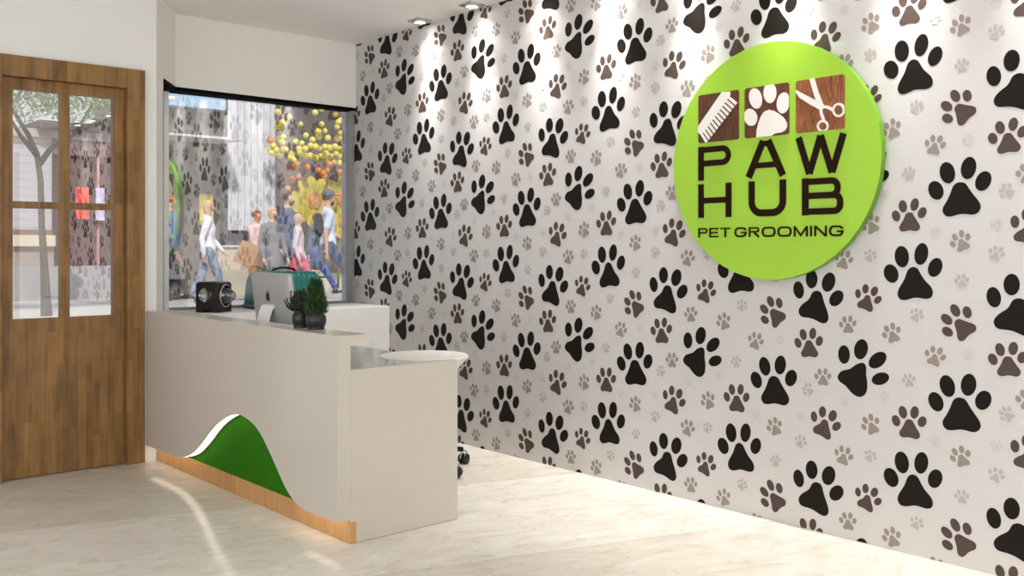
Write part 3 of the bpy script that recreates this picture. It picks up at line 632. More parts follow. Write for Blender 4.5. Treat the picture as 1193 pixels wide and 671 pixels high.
# shell: a rounded slab whose back bulges slightly; local +x is the screen side
N = 14
def rr(w, h, r, n=5):
    o = []
    for cx_, cy_, a in ((w-r, h-r, 0), (-w+r, h-r, 90), (-w+r, -h+r, 180), (w-r, -h+r, 270)): o += arc(cx_, cy_, r, r, a, a+90, n)
    return o
loops = []
for s, x in ((1, .008), (1, -.002), (.93, -.014), (.75, -.024), (.45, -.030), (.12, -.032)):
    r0 = rr(W2*s, DH/2*s, .018*s)
    loops.append([bm.verts.new((x, p[0], .215+p[1])) for p in r0])
for a, b in zip(loops, loops[1:]):
    for i in range(len(a)): bm.faces.new((a[i], a[(i+1) % len(a)], b[(i+1) % len(a)], b[i]))
bm.faces.new(loops[0]); bm.faces.new(loops[-1])
bmesh.ops.recalc_face_normals(bm, faces=bm.faces[:]); mloc(bm)
link_mesh('display_shell', bm, M['alu'], mac, True)
bm = bmesh.new(); bx(bm, .0075, .0095, -W2+.006, W2-.006, .225-DH/2+.05, .209+DH/2); mloc(bm)
link_mesh('screen', bm, M['screen'], mac)
# emblem: an apple outline with a bite and a leaf
ap = [(0, .024), (.006, .027), (.013, .026), (.018, .021), (.015, .016), (.0135, .010), (.015, .004), (.0195, .0), (.016, -.009), (.010, -.017), (.005, -.018), (0, -.0165), (-.005, -.018), (-.010, -.017), (-.016, -.009), (-.0195, .002), (-.0195, .012), (-.016, .021), (-.009, .0265), (-.004, .026)]
bm = bmesh.new()
prism(bm, [(-a, .253+b) for a, b in ap], 'x', -.0335, -.0275)
prism(bm, [(-a, .253+b) for a, b in [(0, .029), (.001, .035), (.005, .040), (.009, .0415), (.008, .035), (.004, .030)]], 'x', -.0335, -.0275)
mloc(bm); link_mesh('emblem', bm, M['black'], mac)['label'] = 'black fruit emblem with a bite and a leaf'
# bent stand
pr = [(-.024, .215), (-.045, .205), (-.062, .16), (-.078, .09), (-.092, .012), (-.09, .0), (.06, .0), (.06, .006), (-.078, .007), (-.066, .09), (-.050, .155), (-.035, .19), (-.020, .195)]
bm = bmesh.new(); prism(bm, pr, 'y', -.058, .058)
st = link_mesh('stand', bm, M['alu2'], mac)
bm = bmesh.new(); lathe(bm, [(0, 0), (.014, 0), (.014, .004), (0, .004)], 24)
bmesh.ops.rotate(bm, verts=bm.verts, cent=(0, 0, 0), matrix=Matrix.Rotation(R(-80), 3, 'Y')); bmesh.ops.translate(bm, verts=bm.verts, vec=(-.086, 0, .055))
link_mesh('cable_hole', bm, M['alu'], st)
mac.rotation_euler = (0, 0, R(0))

# pots
def pot(name, loc, r, h, label, lm, kind):
    t = tag(empty(name, loc), label, 'plant pot')
    bm = bmesh.new()
    lathe(bm, [(0, 0), (r*.86, 0), (r*.92, h*.04), (r*.86, h*.09), (r*.96, h*.2), (r*1.07, h*.42), (r*1.09, h*.55), (r*1.04, h*.75), (r*.88, h*.9), (r*.80, h*.93), (r*.82, h*.97), (r*.80, h), (r*.72, h), (r*.7, h*.86), (0, h*.86)], 40)
    link_mesh('pot', bm, M['pot'], t, True)
    bm = bmesh.new(); lathe(bm, [(0, h*.91), (r*.71, h*.90)], 24); link_mesh('soil', bm, M['soil'], t, True)
    bm = bmesh.new(); rnd = random.Random(hash(kind) % 7 if 0 else len(kind))
    if kind == 'conifer':
        for i in range(2400):
            hh = rnd.random()**1.15; z = h*.85+hh*.145; rr_ = (.042*(1-hh)**.5+.006)*(rnd.random()**.45)
            a = rnd.uniform(0, 2*PI); c = Vector((rr_*math.cos(a), rr_*math.sin(a), z))
            d = Vector((math.cos(a)*.55, math.sin(a)*.55, 1.0+rnd.uniform(-.3, .3))).normalized(); L = rnd.uniform(.018, .034)
            s = d.cross(Vector((rnd.uniform(-1, 1), rnd.uniform(-1, 1), .1))).normalized()*.0019
            m_ = c+d*L*.5
            v = [bm.verts.new(c), bm.verts.new(m_+s), bm.verts.new(c+d*L), bm.verts.new(m_-s)]; bm.faces.new(v)
        for i in range(7):
            a = i*2*PI/7; tube(bm, [(0, 0, h*.86), (.012*math.cos(a), .012*math.sin(a), h+.05), (.02*math.cos(a), .02*math.sin(a), h+.10)], [.002, .0015, .0008], 5)
    else:
        for i in range(170):
            a = rnd.uniform(0, 2*PI); el = rnd.uniform(.2, 1.5); L = rnd.uniform(.04, .10); pts = []
            for q in range(9):
                s_ = q/8; cu = s_*s_*3.4
                pts.append(Vector((math.cos(a)*(L*s_*math.cos(el)+.012*math.sin(cu)), math.sin(a)*(L*s_*math.cos(el)+.012*math.sin(cu)), h*.85+L*s_*math.sin(el)+.010*(1-math.cos(cu)))))
            tube(bm, pts, [.0022]*6+[.0026, .003, .002], 5)
            for q in range(2, 8):
                p = pts[q]; for_s = 1 if q % 2 else -1
                d = (pts[q+1]-pts[q]).normalized(); s = d.cross(Vector((0, 0, 1)))
                if s.length < .01: continue
                s = s.normalized()*for_s*.013
                bm.faces.new([bm.verts.new(p), bm.verts.new(p+s*.6+d*.004), bm.verts.new(p+s+d*.009), bm.verts.new(p+s*.4+d*.010)])
    link_mesh('foliage', bm, lm, t)
    return t
pot('potted_conifer', (2.207, 3.872, .882), .043, .078, 'round charcoal pot with upright feathery green plant, nearer the desk corner', M['leaf'], 'conifer')
pot('potted_fern', (2.207, 4.005, .882), .041, .078, 'round charcoal pot with dark curly plant, nearer the computer', M['leaf_dark'], 'curly_fern')

# dark wooden box with a glass bowl through it
g = tag(empty('glass_globe_box', (2.60, 5.845, .845), R(-55)), 'dark wooden box with round glass domes bulging from its sides, on the window ledge', 'ornament')
gx, gy, gz = .083, .071, .192
bm = bmesh.new()
# arched front outline (x,z), hollowed through x by a round bore
prof = [(-gx, 0), (-gx*.45, 0), (-gx*.40, .012), (gx*.40, .012), (gx*.45, 0), (gx, 0)]+arc(gx-.025, gz-.025, .025, .025, 0, 90, 5)+arc(-gx+.025, gz-.025, .025, .025, 90, 180, 5)
prism(bm, prof, 'y', -gy, gy)
body = link_mesh('wooden_box', bm, M['globe_wood'], g)
def cutter(name, axis, r, L, c):
    bm = bmesh.new(); lathe(bm, [(0, -L), (r, -L), (r, L), (0, L)], 40)
    bmesh.ops.rotate(bm, verts=bm.verts, cent=(0, 0, 0), matrix=Matrix.Rotation(R(90), 3, 'Y' if axis == 'x' else 'X'))
    bmesh.ops.translate(bm, verts=bm.verts, vec=c); bmesh.ops.recalc_face_normals(bm, faces=bm.faces[:])
    return bm
def bool_cut(o, cbm):
    me = bpy.data.meshes.new('cut'); cbm.to_mesh(me); cbm.free(); c = bpy.data.objects.new('cut', me); COL.objects.link(c)
    m_ = o.modifiers.new('b', 'BOOLEAN'); m_.operation = 'DIFFERENCE'; m_.object = c; m_.solver = 'EXACT'
    c.parent = o.parent
    bpy.context.view_layer.update()
    dg = bpy.context.evaluated_depsgraph_get(); nm = bpy.data.meshes.new_from_object(o.evaluated_get(dg))
    o.modifiers.clear(); o.data = nm
    bpy.data.objects.remove(c)
bool_cut(body, cutter('c', 'x', .066, .2, (0, 0, .104)))
bool_cut(body, cutter('c', 'y', .046, .2, (-.022, 0, .110)))
bm = bmesh.new()
bmesh.ops.create_uvsphere(bm, u_segments=40, v_segments=24, radius=1)
for v in bm.verts: v.co = Vector((v.co.x*.152, v.co.y*.064, v.co.z*.064+.104))
link_mesh('glass_bowl', bm, mglass('bowl_glass', .16, (.9, .93, .93, 1)), g, True)
for i in (-1, 1):
    bm = bmesh.new(); rg = []
    for r_, dx in ((.066, 0), (.074, .002), (.074, .006), (.066, .008)): rg.append([bm.verts.new((i*(gx+dx), r_*math.cos(2*PI*k/40), .104+r_*math.sin(2*PI*k/40))) for k in range(40)])
    for a, b in zip(rg, rg[1:]):
        for k in range(40): bm.faces.new((a[k], a[(k+1) % 40], b[(k+1) % 40], b[k]))
    link_mesh('bore_ring', bm, M['chrome'], g, True)

# teal carrier case
c = tag(empty('carrier_case', (3.135, 5.93, .845), R(-6)), 'teal ribbed pet carrier case with black handle on the window ledge', 'pet carrier')
bm = bmesh.new()
w, d_, h_ = .228, .15, .235
def sec(z, ww, dd, r):
    return [bm.verts.new((p[0], p[1], z)) for p in rr(ww, dd, r, 6)]
secs = [sec(.022, w*1.02, d_, .03), sec(.11, w*1.0, d_*.99, .035), sec(.19, w*.97, d_*.95, .045), sec(.225, w*.93, d_*.88, .055), sec(.243, w*.86, d_*.76, .06), sec(.250, w*.70, d_*.55, .06)]
for a, b in zip(secs, secs[1:]):
    for i in range(len(a)): bm.faces.new((a[i], a[(i+1) % len(a)], b[(i+1) % len(a)], b[i]))
bm.faces.new(secs[0][::-1]); bm.faces.new(secs[-1])
link_mesh('shell', bm, M['teal'], c, True)
for i in range(11):
    x = -.19+i*.038
    bm = bmesh.new(); tube(bm, [(x, -d_-.002, .035), (x*.99, -d_-.001, .11), (x*.97, -d_*.95-.002, .188), (x*.94, -d_*.87-.002, .222), (x*.88, -d_*.74, .244)], .0065, 6)
    link_mesh('rib', bm, M['teal'], c, True)
bm = bmesh.new(); bx(bm, -w*1.03, w*1.03, -d_*1.02, d_*1.02, .004, .030, .008)
link_mesh('base_tray', bm, M['black'], c)
bm = bmesh.new(); tube(bm, [(-.085, 0, .245), (-.07, 0, .262), (-.03, 0, .272), (.03, 0, .272), (.07, 0, .262), (.085, 0, .245)], .008, 8)
link_mesh('handle', bm, M['black'], c, True)
bm = bmesh.new(); bx(bm, .205, .31, -.09, -.01, .200, .212, .004); bx(bm, .205, .222, -.09, -.01, .17, .205, .004)
link_mesh('side_ledge', bm, M['teal'], c)
bm = bmesh.new()
bm.free()
for sx in (-1, 1):
    bm = bmesh.new(); bx(bm, sx*.2-.02, sx*.2+.02, -d_-.006, -d_+.02, .0, .034, .003)
    link_mesh('latch', bm, M['black'], c)

# office chair behind the desk (its castors show past the desk end)
ch = tag(empty('office_chair', (3.17, 4.43, 0), R(-9)), 'low black swivel chair behind the desk, castors showing past its end', 'chair')
bm = bmesh.new(); lathe(bm, [(0, .10), (.035, .10), (.035, .16), (.025, .18), (.025, .40), (0, .40)], 24); link_mesh('gas_column', bm, M['chrome'], ch, True)
for i in range(5):
    a = i*2*PI/5
    bm = bmesh.new(); tube(bm, [(.03*math.cos(a), .03*math.sin(a), .12), (.16*math.cos(a), .16*math.sin(a), .105), (.29*math.cos(a), .29*math.sin(a), .085)], [.022, .018, .014], 10)
    leg = link_mesh('base_arm', bm, M['black'], ch, True)
    for s in (-1, 1):
        bm = bmesh.new(); lathe(bm, [(0, -.010), (.026, -.010), (.030, -.004), (.030, .006), (.024, .010), (0, .010)], 24)
        bmesh.ops.rotate(bm, verts=bm.verts, cent=(0, 0, 0), matrix=Matrix.Rotation(R(90), 3, 'X')); bmesh.ops.rotate(bm, verts=bm.verts, cent=(0, 0, 0), matrix=Matrix.Rotation(a+R(25), 3, 'Z'))
        bmesh.ops.translate(bm, verts=bm.verts, vec=(.30*math.cos(a)-s*.016*math.sin(a+R(25)), .30*math.sin(a)+s*.016*math.cos(a+R(25)), .0305))
        link_mesh('castor', bm, M['black'], leg, True)
    bm = bmesh.new(); tube(bm, [(.30*math.cos(a)+.036*math.cos(q)*math.cos(a+R(25)), .30*math.sin(a)+.036*math.cos(q)*math.sin(a+R(25)), .034+.042*math.sin(q)) for q in (0, .4, .8, 1.2, 1.57, 1.95, 2.35, 2.75, PI)], .005, 6)
    link_mesh('castor_hood', bm, M['chrome'], leg, True)
bm = bmesh.new(); lathe(bm, [(0, .40), (.17, .40), (.19, .41), (.20, .43), (.195, .45), (.17, .462), (0, .466)], 40); link_mesh('seat', bm, M['black'], ch, True)
bm = bmesh.new(); prism(bm, [(.215*math.cos(R(q)), .215*math.sin(R(q))) for q in range(20, 101, 8)]+[(.24*math.cos(R(q)), .24*math.sin(R(q))) for q in range(100, 19, -8)], 'z', .50, .61); link_mesh('backrest', bm, M['black'], ch)
bm = bmesh.new(); tube(bm, [(.05, .09, .40), (.11, .19, .405), (.122, .212, .43), (.122, .212, .55)], .012, 8); link_mesh('back_bar', bm, M['chrome'], ch, True)

# ------------------------------------------------------------------ the street outside
GZ = .40
M['road'] = noisy('road_asphalt', (142, 142, 146), .9, .12, (3, 3, 3))
M['paving'] = noisy('paving_grey', (186, 182, 176), .85, .07, (1.5, 1.5, 1.5))
struct(box('street', -22, 30, 6.3, 12.6, GZ-.5, GZ-.12, M['road']))
bm = bmesh.new(); bx(bm, -22, 30, 12.6, 19, GZ-.5, GZ); bx(bm, -22, 30, 12.45, 12.6, GZ-.5, GZ+.005)
struct(link_mesh('pavement', bm, M['paving']))
bm = bmesh.new(); bx(bm, -22, 30, 6.3, 7.6, GZ-.5, GZ)
struct(link_mesh('pavement_near', bm, M['paving']))
M['shop_wall'] = noisy('shop_wall_taupe', (112, 106, 100), .8, .06, (1, 1, 1))
M['banner'] = noisy('white_fabric', (206, 206, 211), .8, .03, (1, 1, 1))
M['display'] = noisy('display_wall_mauve', (124, 110, 108), .8, .12, (1, 1, 1))
M['cream'] = noisy('cream_paint', (206, 194, 174), .8, .06, (2, 2, 2))
M['pale_blue'] = mat('pale_blue_fascia', (178, 204, 226), .4)
M['dark_frame'] = mat('shop_frame_grey', (90, 88, 90), .5)
Y0 = 17.0
# shop opposite
sh = tag(empty('shop_building', (8.6, Y0, GZ)), 'taupe shop across the street with pale blue fascia, seen through the window', 'building')
def sb(name, x0, x1, y0, y1, z0, z1, m, par=None, bev=0):
    return box(name, x0-8.6, x1-8.6, y0-Y0, y1-Y0, z0-GZ, z1-GZ, m, par or sh, bev)
sb('facade', 6.35, 16, Y0, Y0+3, GZ, 6.2, M['shop_wall'])
sb('fascia', 6.36, 7.68, Y0-.25, Y0, 3.78, 4.15, M['pale_blue'])
sb('canopy', 6.36, 7.72, Y0-.9, Y0-.02, 3.17, 3.21, M['banner'])
sb('display_window', 8.78, 10.6, Y0-.06, Y0, GZ+.35, 4.6, M['display'])
for x in (7.68, 8.70, 10.6): sb('window_post', x, x+.08, Y0-.14, Y0, GZ, 4.7, M['dark_frame'])
sb('stall_riser', 7.76, 12, Y0-.12, Y0, GZ, GZ+.35, M['cream'])
# white fabric panel with soft folds
fl = [(7.76+.94*i/60, Y0-.17-.025*math.sin(i*.75)) for i in range(61)]
bm = bmesh.new(); prism(bm, [(x-8.6, y-Y0) for x, y in fl]+[(x-8.6, y-Y0+.012) for x, y in fl[::-1]], 'z', 1.58-GZ, 4.55-GZ)
link_mesh('fabric_panel', bm, M['banner'], sh)['label'] = 'tall white fabric panel'
# cream display counter
cc = tag(empty('display_counter', (7.6, 16.1, GZ)), 'cream display counter in front of the white fabric panel across the street', 'counter')
box('body', -.45, .62, -.2, .3, 0, .86, M['cream'], cc, .01); box('top', -.48, .65, -.23, .33, .86, .90, M['banner'], cc, .005)
tag(box('wall_poster', 7.28, 7.54, Y0-.02, Y0-.003, 1.67, 2.24, noisy('poster_yellow', (246, 208, 92), .7, .3, (9, 1, 16))), 'yellow patterned poster on the taupe shop wall', 'poster')
# sided house seen through the door
def siding(name, c):
    m = mat(name, c, .75); b = m.node_tree.nodes['Principled BSDF']; tc = nd(m, 'ShaderNodeTexCoord'); wv = nd(m, 'ShaderNodeTexWave', wave_type='BANDS', bands_direction='Z', wave_profile='SAW')
    wv.inputs['Scale'].default_value = 2.4; wv.inputs['Distortion'].default_value = 0
    bp = nd(m, 'ShaderNodeBump'); bp.inputs['Strength'].default_value = .9; bp.inputs['Distance'].default_value = .03
    lk(m, tc.outputs['Object'], wv.inputs['Vector']); lk(m, wv.outputs['Fac'], bp.inputs['Height']); lk(m, bp.outputs[0], b.inputs['Normal'])
    ra = nd(m, 'ShaderNodeValToRGB'); l = lin(c); ra.color_ramp.elements[0].color = tuple(v*.72 for v in l[:3])+(1,); ra.color_ramp.elements[0].position = .02; ra.color_ramp.elements[1].position = .12; ra.color_ramp.elements[1].color = l
    lk(m, wv.outputs['Fac'], ra.inputs[0]); lk(m, ra.outputs[0], b.inputs['Base Color'])
    return m
hs = tag(empty('clad_house', (4.9, Y0, GZ)), 'low house with white and maroon boarding seen through the door glass', 'building')
def hb(name, x0, x1, y0, y1, z0, z1, m): return box(name, x0-4.9, x1-4.9, y0-Y0, y1-Y0, z0-GZ, z1-GZ, m, hs)
hb('white_boarding', -4, 4.76, Y0, Y0+3, 1.55, 2.98, siding('siding_white', (196, 192, 198)))
hb('maroon_boarding', 4.76, 6.3, Y0-.02, Y0+3, .75, 2.8, siding('siding_maroon', (84, 44, 44)))
hb('fascia_board', 4.76, 6.3, Y0-.1, Y0+3, 2.8, 3.06, noisy('fascia_brown', (112, 86, 84), .7, .1))
hb('eaves', 4.5, 6.3, Y0-.25, Y0+3, 3.2, 3.33, noisy('eaves_brown', (70, 52, 44), .7, .1))
hb('eaves_soffit', -4, 6.3, Y0-.1, Y0+3, 3.06, 3.2, noisy('eaves_grey', (176, 166, 160), .7, .1))
hb('white_upper', -4, 4.76, Y0-.04, Y0+3, 2.98, 3.06, M['cream'])
hb('plinth_wall', -4, 4.76, Y0-.12, Y0+3, .95, 1.28, noisy('plinth_taupe', (156, 142, 132), .8, .1))
hb('ledge_trim', -4, 4.76, Y0-.2, Y0+3, 1.28, 1.46, M['cream'])
hb('shadow_gap', -4, 4.76, Y0-.05, Y0+3, 1.46, 1.55, noisy('gap_brown', (120, 98, 84), .8, .1))
hb('low_wall', -4, 6.3, Y0-.3, Y0+3, GZ, .95, noisy('low_wall_grey', (150, 148, 150), .8, .1))
hb('downpipe', 5.30+.16, 5.30+.185, Y0-.1, Y0-.02, .95, 2.8, noisy('pipe_pink', (190, 130, 120), .6, .1))
tag(box('wall_poster', 5.10, 5.31, Y0-.14, Y0-.11, 1.74, 2.27, noisy('poster_red', (226, 66, 58), .7, .25, (7, 1, 7))), 'red poster on the maroon boarding behind the door glass', 'poster')
tag(box('wall_poster', 5.42, 5.56, Y0-.14, Y0-.11, 1.72, 2.27, noisy('poster_lavender', (206, 196, 226), .7, .1, (7, 1, 7))), 'pale lavender poster right of the red one behind the door glass', 'poster')
tag(box('wall_poster', 5.68, 5.78, Y0-.14, Y0-.11, 1.85, 2.16, noisy('poster_lemon', (226, 214, 60), .7, .1, (7, 1, 7))), 'narrow lemon yellow poster at the right edge of the door glass', 'poster')

# tree outside the door
tr = tag(empty('street_tree', (3.50, 12.9, GZ)), 'slender street tree with forking branches seen through the door glass', 'tree')
bm = bmesh.new()
def br(pts, r): tube(bm, pts, r, 8)
br([(.05, 0, 0), (.03, 0, .5), (0, .02, 1.1), (-.02, 0, 1.7), (-.06, 0, 2.0)], [.07, .05, .04, .036, .034])
br([(-.06, 0, 2.0), (-.16, 0, 2.25), (-.34, .1, 2.6), (-.6, .2, 3.1)], [.04, .03, .022, .012])
br([(-.06, 0, 2.0), (-.26, -.1, 2.2), (-.42, -.2, 2.42), (-.8, -.2, 2.7)], [.035, .025, .02, .01])
br([(-.03, 0, 1.9), (.12, .1, 2.1), (.45, .2, 2.33), (.8, .3, 2.5), (1.15, .3, 2.75)], [.04, .032, .025, .02, .012])
br([(.45, .2, 2.33), (.6, 0, 2.7), (.7, 0, 3.1)], [.02, .015, .01])
br([(-.34, .1, 2.6), (-.1, .2, 2.95), (.1, .2, 3.4)], [.018, .013, .01])
link_mesh('trunk', bm, noisy('bark', (92, 80, 72), .9, .3, (9, 9, 2)), tr, True)
bm = bmesh.new(); rnd = random.Random(5)
for cx_, cy_, cz_, r_, n_ in ((-.35, -.2, 2.75, .5, 1300), (.3, 0, 2.7, .42, 900), (.9, .1, 2.75, .4, 600), (-.7, 0, 3.1, .75, 900), (.2, .2, 3.5, .8, 1000), (1.1, .3, 3.1, .7, 800), (-.1, .1, 2.85, .5, 350), (1.6, .2, 3.6, .7, 500), (-1.5, 0, 3.5, .8, 600)):
    for i in range(n_):
        v = Vector((rnd.gauss(0, 1), rnd.gauss(0, 1), rnd.gauss(0, 1))).normalized()*r_*rnd.random()**.4
        p = Vector((cx_, cy_, cz_))+Vector((v.x, v.y, v.z*.75))
        a = Vector((rnd.gauss(0, 1), rnd.gauss(0, 1), rnd.gauss(0, 1))).normalized(); b = a.cross(Vector((0, 0, 1))).normalized(); s = rnd.uniform(.022, .04)
        bm.faces.new([bm.verts.new(p-a*s), bm.verts.new(p+b*s*.55), bm.verts.new(p+a*s), bm.verts.new(p-b*s*.55)])
link_mesh('crown', bm, noisy('tree_leaf', (150, 168, 130), .7, .3, (5, 5, 5)), tr)

# hanging globes and big flowers of the shop display
M['globe_yellow'] = noisy('paper_globe_yellow', (246, 222, 92), .6, .2, (9, 9, 9))
M['globe_orange'] = noisy('paper_globe_orange', (222, 140, 62), .6, .25, (9, 9, 9))
def globes(lst, m, lab, grp):
    f0 = None
    for i, (x, y, z) in enumerate(lst):
        s = .85+.3*random.random()
        if f0 is None:
            bm = bmesh.new(); bmesh.ops.create_icosphere(bm, subdivisions=2, radius=.062)
            f0 = o = link_mesh('hanging_globe', bm, m, None, True)
            bm = bmesh.new(); tube(bm, [(0, 0, .06), (0, 0, 4.6-z)], .0013, 5); th = link_mesh('thread', bm, M['display'], o)
        else:
            o = f0.copy(); COL.objects.link(o); t_ = th.copy(); COL.objects.link(t_); t_.parent = o
            t_.scale = (1, 1, (4.6-z)/(4.6-lst[0][2])/s)
        o.location = (x, y, z); o.scale = (s, s, s)
        tag(o, lab, 'globe', grp)
globes(GLOBES['y'], M['globe_yellow'], 'small yellow paper globe hanging in the shop display across the street', 'yellow hanging globes')
globes(GLOBES['o'], M['globe_orange'], 'small orange globe hanging just below the yellow ones in the display', 'orange hanging globes')
tag(box('display_canopy', 8.75, 10.65, 15.75, Y0-.3, 4.6, 4.68, M['dark_frame']), 'dark slab over the hanging globes of the shop display', 'canopy')
def flower(loc, r, label, n=11, tw=0):
    t = tag(empty('display_flower', loc), label, 'flower display')
    for i in range(n):
        a = tw+i*2*PI/n; bm = bmesh.new(); pts = []
        for s, w_ in ((.25, .10), (.45, .22), (.7, .27), (.9, .16), (1.0, .02)):
            pts.append([bm.verts.new((r*(s*math.cos(a)-k*w_*math.sin(a)), -.10+.16*(s-.5)**2+.02*abs(k)+.012*(i % 2), r*(s*math.sin(a)+k*w_*math.cos(a)))) for k in (-1, 0, 1)])
        for p, q in zip(pts, pts[1:]):
            for k in range(2): bm.faces.new((p[k], p[k+1], q[k+1], q[k]))
        bmesh.ops.solidify(bm, geom=bm.faces[:], thickness=.01)
        link_mesh('petal', bm, M['petal'], t, True)
    bm = bmesh.new(); bmesh.ops.create_uvsphere(bm, u_segments=20, v_segments=10, radius=1)
    for v in bm.verts: v.co = Vector((v.co.x*r*.36, v.co.y*.07-.06, v.co.z*r*.36))
    link_mesh('flower_centre', bm, M['petal_core'], t, True)
    bm = bmesh.new(); tube(bm, [(0, .05, 0), (.02, .06, -loc[2]*.5+GZ*.5), (0, .05, GZ-loc[2])], .02, 6); link_mesh('stem', bm, M['leafs'], t, True)
M['petal'] = noisy('petal_yellow', (240, 222, 96), .6, .12, (5, 5, 5)); M['petal_core'] = noisy('flower_core_orange', (206, 138, 70), .7, .3, (14, 14, 14)); M['leafs'] = noisy('stem_green', (120, 140, 60), .7, .2)
flower((9.28, 16.4, 2.14), .50, 'large yellow flower with orange centre in the display, fully visible')
flower((10.05, 16.7, 2.22), .46, 'large yellow flower partly hidden at the right edge of the display', 10, .3)
flower((9.75, 16.2, 1.72), .26, 'smaller yellow flower low between the two large ones', 9, .2)

# ------------------------------------------------------------------ people in the street
def skin_obj(name, verts, edges, rad, m, parent, root=0, vox=.011, it=3):
    """one continuous surface: hulls of ellipsoids along the limbs, fused and smoothed; rad = r or (lateral, depth)"""
    me = bpy.data.meshes.new(name); big = bmesh.new()
    base = bmesh.new(); bmesh.ops.create_icosphere(base, subdivisions=2, radius=1); ico = [v.co.copy() for v in base.verts]; base.free()
    for i, j in edges:
        bm = bmesh.new()
        for k in (i, j):
            r = rad[k] if isinstance(rad[k], tuple) else (rad[k], rad[k])
            for c in ico: bm.verts.new((verts[k][0]+c.x*r[1], verts[k][1]+c.y*r[0], verts[k][2]+c.z*min(r)))
        res = bmesh.ops.convex_hull(bm, input=bm.verts[:])
        bmesh.ops.delete(bm, geom=[v for v in bm.verts if not v.link_faces], context='VERTS')
        mp_ = {v: big.verts.new(v.co) for v in bm.verts}
        for f in bm.faces: big.faces.new([mp_[v] for v in f.verts])
        bm.free()
    bmesh.ops.recalc_face_normals(big, faces=big.faces[:])
    big.to_mesh(me); big.free()
    o = bpy.data.objects.new(name, me); COL.objects.link(o); me.materials.append(m)
    rm = o.modifiers.new('fuse', 'REMESH'); rm.mode = 'VOXEL'; rm.voxel_size = vox; rm.use_smooth_shade = True
    sm = o.modifiers.new('soften', 'SMOOTH'); sm.factor = .5; sm.iterations = it
    o.parent = parent
    return o
SKIN = noisy('skin', (214, 166, 138), .6, .05, (20, 20, 20))
_cl = {}
def cloth(c):
    if c not in _cl: _cl[c] = noisy('cloth_%d_%d_%d' % c, c, .9, .1, (14, 14, 14), spec=.2)
    return _cl[c]
def person(loc, h, face, label, top, legs, hair, shoe=(70, 60, 58), stride=.25, arm=(.1, -.2), elb=(.3, .5), short_sleeve=False, coat=0, lean=0, hairlen=0, cap=None, shorts=False, beard=False, trim=None):
    """local +x is forward, +y left; heights in fractions of h"""
    t = tag(empty('person', loc, R(face)), label, 'person')
    hip = .52; nk = .83; J = {}
    def P(x, y, z): return Vector((x*h+lean*max(0, z-hip)*h, y*h, z*h))
    J['pel'] = P(0, 0, hip); J['waist'] = P(0, 0, .61); J['chest'] = P(.004, 0, .705); J['nb'] = P(-.004, 0, .785); J['neck'] = P(.0, 0, .865); J['head'] = P(.012, 0, .925); J['crown'] = P(.002, 0, .957)
    for s, sg_ in ((1, 'l'), (-1, 'r')):
        st = stride*s
        J[sg_+'hip'] = P(0, .05*s, hip-.02); 
        kx = st*.5+.02; J[sg_+'kn'] = P(kx, .05*s, .285)
        if st >= 0: J[sg_+'an'] = P(st*.92, .05*s, .05); J[sg_+'toe'] = P(st*.92+.10, .055*s, .022)
        else: J[sg_+'an'] = P(st*1.05, .05*s, .075); J[sg_+'toe'] = P(st*1.05+.085, .055*s, .02)
        a = arm[0] if s > 0 else arm[1]; e = elb[0] if s > 0 else elb[1]
        J[sg_+'sh'] = P(0, .112*s, .788)
        el = J[sg_+'sh']+Vector((math.sin(a)*.175*h, .02*s*h, -math.cos(a)*.175*h)); J[sg_+'el'] = el
        wr = el+Vector((math.sin(a+e)*.15*h, 0, -math.cos(a+e)*.15*h)); J[sg_+'wr'] = wr
        d = (wr-el).normalized(); J[sg_+'pm'] = wr+d*.05*h
        J[sg_+'d'] = d
    names = ['pel', 'waist', 'chest', 'nb', 'neck', 'head', 'crown']; ra = [(.078, .054), (.066, .050), (.078, .056), (.070, .046), (.031, .033), (.039, .045), (.034, .040)]
    ed = [(i, i+1) for i in range(6)]; ix = {n: i for i, n in enumerate(names)}
    V = [J[n] for n in names]; RA = [tuple(q*h for q in r) for r in ra]
    def addv(v, r, to):
        V.append(v); RA.append((r*h, r*h) if not isinstance(r, tuple) else tuple(q*h for q in r)); ed.append((to, len(V)-1)); return len(V)-1
    # nose and chin keep the face readable
    addv(J['head']+Vector((.052*h, 0, -.006*h)), .006, ix['head'])
    for s, g_ in ((1, 'l'), (-1, 'r')):
        a = addv(J[g_+'hip'], .052, ix['pel']); a = addv(J[g_+'kn'], .034, a); a = addv(J[g_+'an'], .021, a); addv(J[g_+'toe'], (.022, .014), a)
        a = addv(J[g_+'sh'], .027, ix['nb']); a = addv(J[g_+'el'], .023, a); a = addv(J[g_+'wr'], .015, a); pm = addv(J[g_+'pm'], (.018, .010), a)
        d = J[g_+'d']; side = Vector((d.z, 0, -d.x))
        for k, L in ((-1.5, .036), (-.5, .044), (.5, .042), (1.5, .032)):
            b1 = addv(J[g_+'pm']+side*k*.011*h+d*.016*h, .0052, pm); addv(J[g_+'pm']+side*k*.012*h+d*L*h+Vector((.004*h, -s*.008*h, 0)), .0045, b1)
        addv(J[g_+'wr']+side*.026*h+d*.034*h, .0055, a)
    skin_obj('body', V, ed, RA, SKIN, t, 0, .0065, 2)
    # clothing
    T = cloth(top); Lg = cloth(legs)
    V = [J['pel']+Vector((0, 0, (.0-coat*.13)*h)), J['waist'], J['chest'], J['nb'], J['nb']+Vector((0, 0, .045*h))]; RA = [((.101+coat*.014)*h, (.079+coat*.014)*h), (.081*h, .064*h), (.092*h, .070*h), (.084*h, .058*h), (.042*h, .042*h)]; ed = [(0, 1), (1, 2), (2, 3), (3, 4)]
